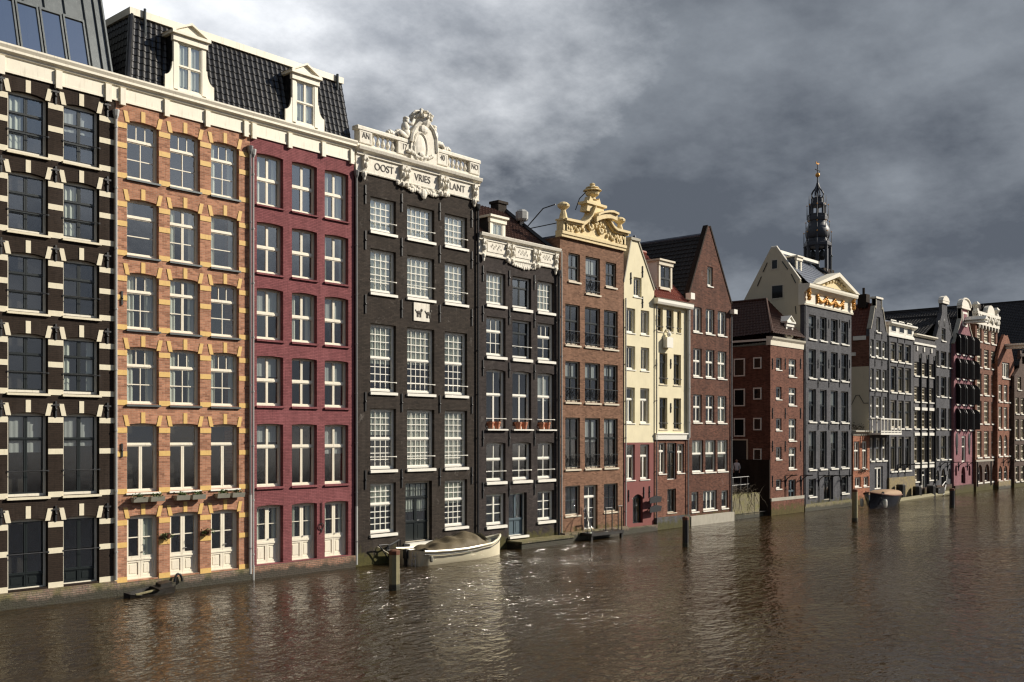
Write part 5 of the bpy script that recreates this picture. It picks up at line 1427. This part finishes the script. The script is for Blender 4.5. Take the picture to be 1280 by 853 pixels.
pa = [(H.W*.62+1.3*math.cos(t), zt2+1.0*math.sin(t)) for t in [math.pi*i/8 for i in range(9)]]; m.prism(pa, -.2, .3); m.build('carved_cornice', M['white_stone'], H.root)
m = MB(); m.box(H.W*.78, H.W*.92, .5, 1.6, zt2-.5, zt2+1.2); m.box(H.W*.3, H.W*.5, .5, 1.6, zt2-.5, zt2+1.0); m.build('chimney', M['brick_black'], H.root)
perp_roof(H, zt, zt2+.9, 16, 'tile_dark')
zsb = H.z(1220, 577.5); MB().box(0, H.W, -.1, 0, zsb, zsb+.2).build('stone_band', M['pale_stone'], H.root)
m = MB(); m.slab([(0,-.6),(H.W,-.6),(H.W,zsb),(0,zsb)], [opening(h[0][0]-.02,h[1][0]+.02,h[0][1]-.02,max(p[1] for p in h)+.02,.9,True) for h in H.holes if h[0][1] < zsb], -.08, -.002); m.build('stone_base', M['brick_ash'], H.root)
for px in (1220.5,1237.5): downpipe(H, H.x(px), .5, zsb, 'black', -.14, .05, False)
# ------------------------------------------------------------------ house 18
H = House('small terracotta brick house with curved pointed gable and white hoist beam', 'house', 1247, 1267.6, -.9)
g18 = ST([(.45,2,1),(.55,2,1)], frame='white', rec=.12, fw=.14, tb=.1, bar=.07, sill=('white', .16, .1), curtain='beige')
c18 = [(1248.3,1252.8),(1254.9,1259.4),(1261,1265.3)]
H.wins(c18, [(480.5,501.5),(508.5,536)], g18); H.wins(c18, [(544,570)], g18.but(arch=.7, round=True)); H.win(1252.8,1262,452.5,472,g18.but(lights=[(1,3,1,'t')], mull=.15))
H.wins(c18, [(583,601)], g18.but(arch=.7, round=True, sash='green_black'))
zs = H.z(1247.5,449); xm = H.W*.5; ztp = H.z(1257,420)
ol = [(0,-.6),(H.W,-.6),(H.W,zs),(xm+1.9,zs+1.8),(xm+.6,zs+2.9),(xm+.3,ztp),(xm-.3,ztp),(xm-.6,zs+2.9),(xm-1.9,zs+1.8),(0,zs)]
H.wall(ol, 'brick_terra', 9, zs-.5, zs-.5); perp_roof(H, zs-.4, zs+2.6, 12, 'tile_dark')
zh = H.z(1259,437); m = MB(); m.box(xm-.25, xm+.25, -2.2, .1, zh, zh+.35); m.box(xm-.5, xm+.5, -2.3, .1, zh+.35, zh+.55); m.build('hoist_beam', M['white'], H.root)
MB().box(0, H.W, -.12, .0, -.6, .85).build('plinth', M['rubble'], H.root)
for px in (1254,1260): lamp_arm(H, px, 575, 1.0)
# ------------------------------------------------------------------ house 19, 20
H = House('ash brown brick house with slender pointed gable beside the picture edge', 'house', 1268, 1292, -1.3)
g19 = ST([(.45,2,1),(.55,2,1)], frame='tan', rec=.12, fw=.14, tb=.1, bar=.07, sill=('white', .14, .1), curtain=rnd('beige', None))
c19 = [(1269.3,1273.5),(1276,1280.5),(1283.5,1288)]
H.wins(c19, [(497,517),(524,549),(556,575),(583,602)], g19); H.win(1272,1276.5,471,487,g19)
zs = H.z(1268.5,470); xm = H.W*.33; ztp = H.z(1274.5,438)
ol = [(0,-.6),(H.W,-.6),(H.W,zs-1),(H.W*.7,zs+1.5),(xm+.5,ztp-1.5),(xm+.3,ztp),(xm-.3,ztp),(xm-.6,ztp-2),(0,zs)]
H.wall(ol, 'brick_ash', 9, zs-1.5, zs-1.5); perp_roof(H, zs-1.4, zs+2, 12, 'tile_dark')
zh = H.z(1276,446); m = MB(); m.box(xm-.25, xm+.25, -2.2, .1, zh, zh+.35); m.build('hoist_beam', M['white'], H.root)
H = House('tall house at the far right with very large black roof', 'house', 1293, 1325, -1.7)
H.wins([(1296,1301),(1306,1311),(1315,1320)], [(470,495),(505,530),(540,565),(580,600)], g19)
zs = H.z(1293,455); ztp = H.z(1306,372)
H.wall([(0,-.6),(H.W,-.6),(H.W,zs),(H.W*.5,ztp),(0,zs)], 'brick_black', 22, zs-.3, zs-.3)
perp_roof(H, zs-.5, 22.6, 26, 'tile_dark', None, 5.5)

# ------------------------------------------------------------------ church tower behind the roofs
YT_ = 62.0; xt, _ = onY(1022, 400, YT_)
zt_ = lambda y: onY(1022, y, YT_)[1]
sc = ((xt-CX)*C_+(YT_-CY)*S_)/1280   # metres across the view per pixel
T = tag(empty('church_tower', (xt, YT_, 0)), 'dark tiered church spire with gilded ball rising behind the roofs', 'church tower')
def tier(m, rows, n=8): m.lathe([(px*sc/2, zt_(y)) for px, y in rows], (0,0,0), n, math.pi/8)
m = MB(); m.box(-15*sc, 15*sc, -15*sc, 15*sc, 0, zt_(338)); m.build('base', M['brick_black'], T)
def arcade(y0, y1, wpx, n=8, col=.16, core=.55, name='arcade'):
    m = MB(); r = wpx*sc/2; z0, z1 = zt_(y0), zt_(y1)
    for k in range(n):
        t = 2*math.pi*(k+.5)/n; c = (r*math.cos(t), r*math.sin(t))
        w = r*col; m.lathe([(w*1.2,z0),(w,z0+.4),(w,z1-.4),(w*1.25,z1)], (c[0],c[1],0), 6)
        t2 = 2*math.pi*(k+1.5)/n; d = (r*math.cos(t2), r*math.sin(t2))
        for q in range(6):
            u0, u1 = q/6, (q+1)/6; a = lambda u: (c[0]*(1-u)+d[0]*u, c[1]*(1-u)+d[1]*u)
            h = lambda u: (z1-z0)*(.74+.2*math.sqrt(max(0,1-(2*u-1)**2)))
            p0, p1 = a(u0), a(u1)
            m.add([(p0[0],p0[1],z0+h(u0)),(p1[0],p1[1],z0+h(u1)),(p1[0],p1[1],z1),(p0[0],p0[1],z1)], [(0,1,2,3)])
    if core: m.lathe([(r*core*.5,z0),(r*core*.5,z0+(z1-z0)*.55),(r*core*.2,z0+(z1-z0)*.7)], (0,0,0), 8)
    return m.build(name, M['spire'], T)
arcade(341, 308, 30, 8, .13, .0, 'lower_arcade')
m = MB()
for k in range(3):
    t = k*2.1+.4; m.lathe([(.4,zt_(326)),(.75,zt_(322)),(.6,zt_(316)),(.2,zt_(313))], (1.1*math.cos(t),1.1*math.sin(t),0), 10)
m.build('bell', M['black'], T)
m = MB(); tier(m, [(32,309),(33.5,308),(33.5,305),(30,303),(28,301),(27,298)]); m.build('lower_cornice', M['spire'], T)
m = MB(); tier(m, [(27,299),(29.5,296),(30.5,292),(30,288),(27,284.5),(24,282),(22,279),(23,277)], 16); m.build('onion_dome', M['spire'], T, smooth=True)
m = MB(); tier(m, [(23,278),(25.5,276),(25.5,272),(24,271),(24,268.5),(21,268)]); m.build('upper_cornice', M['spire'], T)
arcade(269, 257.5, 18.5, 8, .15, .0, 'upper_arcade')
m = MB(); tier(m, [(20,258.5),(21,257),(20,255),(15,254),(14.5,249),(15.5,248)]); m.build('lantern', M['spire'], T)
m = MB()      # open crown of ribs
for k in range(8):
    t = 2*math.pi*k/8
    m.tube([(px*sc/2*math.cos(t), px*sc/2*math.sin(t), zt_(y)) for px, y in ((11,248.5),(15,245.5),(15.5,243),(12,239.5),(7,236.5),(3.5,233),(1.5,229))], .13, 5)
m.lathe([(.3,zt_(249)),(.18,zt_(240)),(.2,zt_(232)),(.14,zt_(222)),(.1,zt_(203))], (0,0,0), 6)
m.tube([(-1.1,0,zt_(213)),(1.1,0,zt_(213))], .13, 4); m.build('crown', M['spire'], T)
MB().ball((0,0,zt_(219)), (.5,.5,.5), 12, 8).build('gilded_ball', M['gilt'], T, smooth=True)
m = MB(); m.prism([(-.7,zt_(206)),(.2,zt_(206)),(.8,zt_(204)),(.3,zt_(203.6)),(-.2,zt_(204.6)),(-.8,zt_(203))], -.08, .08); m.build('weathercock', M['gilt'], T)
m = MB()
for (yy, wpx, h) in ((305, 33, 2.4), (272, 25.5, 2.6), (257, 20.5, 2.2), (285,28,1.2)):
    for k in range(8):
        t = 2*math.pi*(k+.5)/8; c = (wpx*sc/2*math.cos(t), wpx*sc/2*math.sin(t)); z = zt_(yy)
        m.lathe([(.1,z-.4),(.08,z+h*.6),(.04,z+h)], (c[0],c[1],0), 5)
m.build('pinnacle', M['spire'], T)
m = MB()
for (yy, wpx, h) in ((305, 33, 2.4), (285, 28, 1.2), (272, 25.5, 2.6)):
    for k in range(8):
        t = 2*math.pi*(k+.5)/8; m.ball((wpx*sc/2*math.cos(t), wpx*sc/2*math.sin(t), zt_(yy)+h), .15, 6, 5)
m.build('gilded_knob', M['gilt'], T)
for k in range(8):      # pediments round the onion's foot
    t = 2*math.pi*k/8
    if k == 0: m = MB()
    r = 31*sc/2; a = (math.cos(t-.36)*r, math.sin(t-.36)*r); b = (math.cos(t+.36)*r, math.sin(t+.36)*r); c = (math.cos(t)*r*.95, math.sin(t)*r*.95)
    m.add([(a[0],a[1],zt_(305)),(b[0],b[1],zt_(305)),(c[0],c[1],zt_(300)),(c[0]*.7,c[1]*.7,zt_(300))], [(0,1,2),(1,3,2),(0,2,3)])
m.build('gablet', M['spire'], T)

# ------------------------------------------------------------------ mooring posts
def post(label, x, y, h, r, mat, square=True):
    p = tag(empty('mooring_post', (x, y, 0)), label, 'mooring post', 'mooring posts standing in the canal')
    m = MB(); n = 8
    m.lathe([(r,-1.5),(r,h*.3),(r*.98,h-.04),(r*.9,h)], (0,0,0), n, math.pi/8); m.build('shaft', M[mat], p)
    m = MB(); m.lathe([(r*1.05,h-.16),(r*1.05,h-.02),(r*.7,h+.02)], (0,0,0), n, math.pi/8); m.build('iron_cap', M['rust'], p)
    m = MB(); m.lathe([(r*1.04,-.3),(r*1.05,.16),(r*1.01,.24)], (0,0,0), n, math.pi/8); m.build('waterline_algae', M['moss_wall'], p)
for px, y1, y0, w, lab, mt in ((493,688,738,14,'thick weathered wooden mooring post with rusty cap beside white boat','wood_post'),(857,646.5,684,8,'dark mooring post in front of the wine red gable house','wood_dark'),
                       (1068.5,612,652,7,'tall dark mooring post with yellow edge near black boat','wood_post'),(1190,611,635,6,'short dark mooring post farthest down the canal','wood_dark')):
    X, Y = onZ(px, y0); d = (X-CX)*C_+(Y-CY)*S_
    post(lab, X, Y, (y0-y1)/1280*d, w/1280*d/2, mt)

# ------------------------------------------------------------------ boats
def hull(m, L, B, secs, keel=.35, n=9):
    """secs: (t along, half-breadth factor, sheer height, flare)"""
    rows = []
    for t, b, h, fl in secs:
        row = []
        for k in range(-n, n+1):
            u = abs(k)/n; sg = 1 if k >= 0 else -1
            row.append((t*L, sg*b*B/2*(u**.55)*(fl+(1-fl)*u), -keel+(h+keel)*u**1.7))
        rows.append(row)
    vs = [p for r_ in rows for p in r_]; w = 2*n+1
    fs = [(i*w+k, (i+1)*w+k, (i+1)*w+k+1, i*w+k+1) for i in range(len(rows)-1) for k in range(w-1)]
    fs.append(tuple(range(w))); m.add(vs, fs)
    return rows
boat = tag(empty('white_sloop', (2.1, -1.45, 0), R(-1)), 'cream white open motorboat with olive canvas cover moored below dark house', 'boat')
secs = [(0,.95,.70,.94),(.1,.97,.66,.94),(.25,1.0,.63,.94),(.45,1.0,.63,.92),(.62,.95,.68,.88),(.78,.76,.71,.75),(.9,.46,.82,.6),(.97,.2,.92,.4),(1.0,.04,.98,.25)]
m = MB(); rows = hull(m, 5.9, 2.0, secs); m.build('hull', M['hull_white'], boat, smooth=True)
m = MB()
for side in (0, -1):
    pts = [r_[side] for r_ in rows]
    m.tube([(p[0], p[1]*1.02, p[2]) for p in pts], .055, 6)
m.build('gunwale', M['hull_white'], boat)
m = MB()
for side in (0, -1): m.tube([(r_[side][0], r_[side][1]*1.02, r_[side][2]-.15) for r_ in rows], .022, 5)
m.build('rub_rail', M['wood_dark'], boat)
m = MB(); ds = [(r_[0], r_[-1]) for r_ in rows]
for i in range(len(ds)-1):
    a, b = ds[i]; c, d = ds[i+1]; z = .1
    m.add([(a[0],a[1]*.96,a[2]-z),(b[0],b[1]*.96,b[2]-z),(d[0],d[1]*.96,d[2]-z),(c[0],c[1]*.96,c[2]-z)], [(0,1,2,3)])
m.build('deck', M['box_grey'], boat)
def canopy(u, v):
    t = .12+u*.68; x = t*5.9
    ridge = .66+.60*(u/.72)**.85 if u < .72 else 1.26-.55*((u-.72)/.28)**1.2
    hb = .94*(.86+.14*math.sin(u*math.pi)) if u < .7 else .94*(1-.45*((u-.7)/.3))
    a = (v-.5)*math.pi
    z = .62+(ridge-.62)*max(0, math.cos(a))**.8
    fold = abs(math.sin(u*13+v*5))**3*.09+.035*math.sin(u*29-v*9)+.03*math.sin(v*19+u*8)
    return (x, hb*math.sin(a), z+(fold-.03)*math.cos(a))
m = MB(); m.grid(canopy, 48, 30); m.build('canvas_cover', M['canvas'], boat, smooth=True)
m = MB(); m.add([(4.62,-.5,.84),(4.62,.5,.84),(4.22,.42,1.17),(4.22,-.42,1.17)], [(0,1,2,3)]); m.build('cover_window', M['blind'], boat)
m = MB()
for y in (-.12, .12): m.tube([(-.06,y-.35,.62),(-.1,y-.35,-.1)], .022, 5)
for z in (.45,.28,.1): m.tube([(-.08,-.47,z),(-.08,-.23,z)], .02, 5)
m.build('ladder', M['pipe_white'], boat)
m = MB(); m.box(-.14, .02, .1, .32, .3, .72); m.box(-.14, -.02, .16, .26, -.3, .4); m.build('outboard_motor', M['black'], boat)
m = MB()
for x in (.35,): m.lathe([(.06,.2),(.085,.26),(.085,.42),(.05,.48)], (x,-1.04,0), 8)
m.build('fender', M['box_grey'], boat)
m = MB(); m.tube([(5.85,0,.95),(6.3,.5,.8),(6.6,1.35,.9)], .02, 4); m.tube([(.2,.7,.6),(-.4,1.0,.5),(-.7,1.4,.8)], .02, 4); m.build('mooring_rope', M['tan'], boat)
bb = tag(empty('black_sloop', (56.5, -2.3, 0), R(183)), 'glossy black sloop with tan cover moored beside the floating beam', 'boat')
secs = [(0,.8,.95,.9),(.2,.95,.95,.9),(.5,1.0,1.0,.9),(.7,.92,1.08,.85),(.86,.66,1.18,.7),(.95,.32,1.26,.5),(1.0,.05,1.32,.3)]
m = MB(); rows = hull(m, 5.4, 2.15, secs); m.build('hull', M['hull_black'], bb, smooth=True)
m = MB()
for side in (0, -1): m.tube([(r_[side][0], r_[side][1]*1.01, r_[side][2]) for r_ in rows], .06, 6)
m.build('gunwale', M['rust'], bb)
m = MB(); m.grid(lambda u, v: (.3+u*4.2, .95*math.sin((v-.5)*math.pi)*(1-.25*u*u), .95+.12*u+(.42*math.sin(min(1,(1-u)*2.2)*math.pi/2))*math.cos((v-.5)*math.pi)**.5), 12, 12); m.build('canvas_cover', M['canvas_tan'], bb, smooth=True)
m = MB()
for sg in (-1, 1): m.prism([(4.1,1.05),(4.8,1.1),(4.6,1.2),(4.2,1.35)], sg*.65-.03, sg*.75+.03)
m.build('windscreen', M['glass_dark'], bb)
m = MB()
for y in (-.8, .8): m.lathe([(.09,.1),(.15,.25),(.15,.6),(.09,.75)], (4.4,y*1.2,0), 8)
m.build('fender', M['white'], bb)

# ------------------------------------------------------------------ floating beam and its piles
fb = tag(empty('floating_beam', (61.0, -1.05, 0)), 'long pale floating timber beam along the foot of grey houses', 'timber beam')
m = MB(); m.tube([(-.4,-.15,.12),(4,.0,.14),(9,.2,.16),(14.6,.45,.2)], .24, 8); m.build('beam', M['wood_post'], fb)
for px, y1, y0, lab in ((1126,604,624,'squat black pile behind black boat'),(1146.5,603,618,'squat black pile before the double corniced grey house'),(1164,601,615,'squat black pile nearest the spout gable house')):
    X, Y = onZ(px, y0); Y = -.7; X = onY(px, 600, Y)[0]; d = (X-CX)*C_+(Y-CY)*S_
    p = tag(empty('pile', (X, Y, 0)), lab, 'pile', 'black piles along the floating beam')
    MB().lathe([(.42,-1),(.42,(y0-y1)/1280*d),(.34,(y0-y1)/1280*d+.06)], (0,0,0), 8).build('shaft', M['wood_dark'], p)
m = MB(); m.tube([(.0,0,0),(1.0,.1,.9),(1.6,.2,1.9)], .09, 5); m.tube([(-.3,0,.9),(.6,0,1.3),(1.4,.1,1.0)], .07, 5); m.box(-1.6,.2,-.1,.4,.2,.75)
dz = tag(m.build('driftwood', M['wood_dark']), 'heap of dark scrap timber at end of the floating beam', 'driftwood'); dz.location = (73.2, -.9, .1)

# ------------------------------------------------------------------ half sunk dinghy, ring, iron rack
wr = tag(empty('sunken_dinghy', (-11.15, -.72, -.38), R(4)), 'half sunk rotten dinghy lying against the mossy quay', 'dinghy')
wr.rotation_euler = (R(10), R(-5), R(6))
secs = [(0,.08,.62,.3),(.08,.4,.55,.4),(.25,.8,.48,.6),(.5,1.0,.46,.7),(.75,.95,.48,.7),(1.0,.7,.55,.7)]
m = MB(); hull(m, 2.0, .75, secs); m.build('hull', M['wood_dark'], wr)
m = MB(); m.box(1.3,1.95,-.26,.26,.46,.52); m.box(1.5,2.0,-.05,.26,.52,.62); m.build('seat', M['wood_dark'], wr)
m = MB(); m.box(.5,1.5,-.02,.06,.40,.45); m.build('thwart', M['wood_post'], wr)
m = MB(); m.tube([(.16*math.cos(t),0,.3*math.sin(t)) for t in [math.pi*i/8 for i in range(9)]], .045, 6)
rg = tag(m.build('mooring_ring', M['black']), 'black iron mooring hoop on the quay below the orange brick house', 'mooring ring'); X, _z = onY(222.5, 740, -.2); rg.location = (X, -.22, .3)
X, _z = onY(486, 675, -.15)
ir = tag(empty('iron_rack', (X, -.12, 0)), 'twisted black iron bracket on the dark brick wall above the post', 'iron bracket')
def ip(x, y): a, z = onY(x, y, -.3); return (a-X, -.2, z)
m = MB(); m.tube([ip(473,682), ip(476,685), ip(486,700)], .03, 5); m.tube([ip(473,682), ip(483,681), ip(486,682)], .03, 5); m.tube([ip(483,688), ip(486,682), ip(492,679), ip(498.5,675)], .04, 5)
m.tube([ip(496.5,689), ip(496.5,677), ip(500,675), ip(500,688)], .03, 5); m.tube([ip(483,688), ip(500,688)], .03, 5); m.tube([ip(486,681), ip(485.5,690)], .03, 5); m.build('bar', M['black'], ir)

# ------------------------------------------------------------------ setting
def sheet(name, x0, x1, y0, y1, z, mat):
    o = MB().add([(x0,y0,z),(x1,y0,z),(x1,y1,z),(x0,y1,z)], [(0,1,2,3)]).build(name, mat); tag(o, kind='structure'); return o
m, nt = new_mat('canal_water'); v = vec(nt)
p = finish(nt, (.034,.021,.0085), .05, None, spec=.5); p.inputs['IOR'].default_value = 1.33
def nz(scale, det, sc, rough=.5, dist=0.0):
    mp = N(nt, 'ShaderNodeMapping'); mp.inputs['Scale'].default_value = sc; mp.inputs['Rotation'].default_value = (0,0,R(-28)); nt.links.new(v, mp.inputs[0])
    n = N(nt, 'ShaderNodeTexNoise'); n.inputs['Scale'].default_value = scale; n.inputs['Detail'].default_value = det; n.inputs['Roughness'].default_value = rough; n.inputs['Distortion'].default_value = dist
    nt.links.new(mp.outputs[0], n.inputs['Vector']); return n.outputs['Fac']
h = math_(nt, 'ADD', math_(nt, 'MULTIPLY', nz(2.1, 3, (1,1.6,1), .5, .5), WAVE_A), math_(nt, 'ADD', math_(nt, 'MULTIPLY', nz(.35, 2, (1,1.5,1)), WAVE_B), math_(nt, 'MULTIPLY', nz(5.5, 2, (1,1.5,1)), WAVE_C)))
gust = nz(.06, 4, (1,1.8,1))
h = math_(nt, 'MULTIPLY', h, ramp(nt, gust, .42, .58, .45, 1.15))
b = N(nt, 'ShaderNodeBump'); b.inputs['Strength'].default_value = 1.0; b.inputs['Distance'].default_value = 1.0
nt.links.new(h, b.inputs['Height']); nt.links.new(b.outputs[0], p.inputs['Normal'])
sheet('water', -500, 1500, -58, .2, 0, m)
mg, ntg = new_mat('paving'); vg = vec(ntg); finish(ntg, mixc(ntg, noise(ntg, vg, .8, 6), (.05,.045,.042), (.11,.1,.09)), .85)
sheet('ground', -1500, 3000, .2, 3000, .35, mg)
sheet('street', -1500, 3000, -1500, -58, 1.9, mg)
MB_ = MB().box(-500, 1500, -58.4, -58, -1, 2.0).build('embankment', M['brick_wine']); tag(MB_, kind='structure')

# ------------------------------------------------------------------ sky, sun, camera
AZ = Vector((.797, -.604)); EL = R(30)
w = bpy.data.worlds.new('World'); scene.world = w; w.use_nodes = True; nt = w.node_tree; nt.nodes.clear()
sky = N(nt, 'ShaderNodeTexSky'); sky.sky_type = 'NISHITA'; sky.sun_disc = False; sky.sun_elevation = EL
sky.sun_rotation = math.atan2(AZ.x, AZ.y); sky.dust_density = .3
tc = N(nt, 'ShaderNodeTexCoord'); g = tc.outputs['Generated']
def vdot(d):
    n = N(nt, 'ShaderNodeVectorMath'); n.operation = 'DOT_PRODUCT'; nt.links.new(g, n.inputs[0]); n.inputs[1].default_value = Vector(d).normalized(); return n.outputs['Value']
# cloud deck projected on a plane overhead so it foreshortens to the horizon
sp = N(nt, 'ShaderNodeSeparateXYZ'); nt.links.new(g, sp.inputs[0])
zz = math_(nt, 'MAXIMUM', math_(nt, 'ADD', sp.outputs[2], .34), .1)
cb = N(nt, 'ShaderNodeCombineXYZ'); nt.links.new(math_(nt, 'DIVIDE', sp.outputs[0], zz), cb.inputs[0]); nt.links.new(math_(nt, 'DIVIDE', sp.outputs[1], zz), cb.inputs[1])
P_ = cb.outputs[0]
n1 = noise(nt, P_, 1.0, 8, .56); n2 = noise(nt, P_, 2.6, 10, .62)
dens = math_(nt, 'ADD', math_(nt, 'MULTIPLY', n1, .55), math_(nt, 'MULTIPLY', n2, .45))
dark = mixc(nt, ramp(nt, dens, .43, .57), (.090,.104,.128), (.215,.238,.27))
bd = ray(110, -200)
lift = ramp(nt, math_(nt, 'ADD', vdot(bd), math_(nt, 'MULTIPLY', math_(nt, 'SUBTRACT', dens, .5), .32)), .885, .99)
cl = mixc(nt, lift, dark, mixc(nt, ramp(nt, n2, .38, .62), (.46,.49,.54), (.88,.90,.93)))
back = math_(nt, 'MULTIPLY', ramp(nt, vdot((.66,-.70,.27)), .70, .95), ramp(nt, sp.outputs[2], .06, .24))      # brighter, thinner cloud around the sun
cl = mixc(nt, back, cl, mixc(nt, ramp(nt, n2, .42, .60), (.16,.20,.27), (.95,.98,1.02)))
b1 = N(nt, 'ShaderNodeBackground'); nt.links.new(sky.outputs[0], b1.inputs[0]); b1.inputs[1].default_value = .10
b2 = N(nt, 'ShaderNodeBackground'); nt.links.new(cl, b2.inputs[0]); b2.inputs[1].default_value = 1.0
side = ramp(nt, vdot((.3,-1,0)), .0, .4)      # low sky darkened to stand for the unseen town across the water
low = math_(nt, 'SUBTRACT', 1.0, math_(nt, 'MULTIPLY', side, ramp(nt, sp.outputs[2], .05, .15, .75, 0)))
lowc = N(nt, 'ShaderNodeCombineXYZ')
for i_ in range(3): nt.links.new(low, lowc.inputs[i_])
cl = mixc(nt, 1.0, cl, lowc.outputs[0], 'MULTIPLY')
hole = ramp(nt, math_(nt, 'ADD', vdot((.45,-.62,.72)), math_(nt, 'MULTIPLY', math_(nt, 'SUBTRACT', n1, .5), .5)), .80, .93)      # a blue break high up behind the viewer
cover = math_(nt, 'SUBTRACT', 1.0, hole)
mx = N(nt, 'ShaderNodeMixShader'); nt.links.new(cover, mx.inputs[0]); nt.links.new(b1.outputs[0], mx.inputs[1]); nt.links.new(b2.outputs[0], mx.inputs[2])
ow = N(nt, 'ShaderNodeOutputWorld'); nt.links.new(mx.outputs[0], ow.inputs[0])
sl = bpy.data.lights.new('sun', 'SUN'); sl.energy = 5.0; sl.angle = R(.5); sl.color = (1, .92, .79)
so = bpy.data.objects.new('sun', sl); link(so)
dv = Vector((AZ.x*math.cos(EL), AZ.y*math.cos(EL), math.sin(EL)))
so.rotation_euler = dv.to_track_quat('Z', 'Y').to_euler(); so.location = (0, -60, 60)
cd = bpy.data.cameras.new('camera'); cd.lens = 36; cd.sensor_width = 36; cd.shift_y = 119.5/1280; cd.clip_end = 5000
co = bpy.data.objects.new('camera', cd); link(co); co.location = (CX, CY, CZ); co.rotation_euler = (R(90), 0, TH-R(90))
scene.camera = co
vs_ = scene.view_settings; vs_.view_transform = 'Standard'; vs_.look = 'None'; vs_.exposure = .30; vs_.gamma = 1
cy = scene.cycles
cy.use_denoising = True; cy.max_bounces = 8; cy.glossy_bounces = 5; cy.diffuse_bounces = 3; cy.transparent_max_bounces = 8
cy.caustics_reflective = False; cy.sample_clamp_indirect = 0; cy.blur_glossy = 0.5; cy.pixel_filter_type = 'BLACKMAN_HARRIS'; cy.filter_width = 1.3; cy.denoising_prefilter = 'ACCURATE'
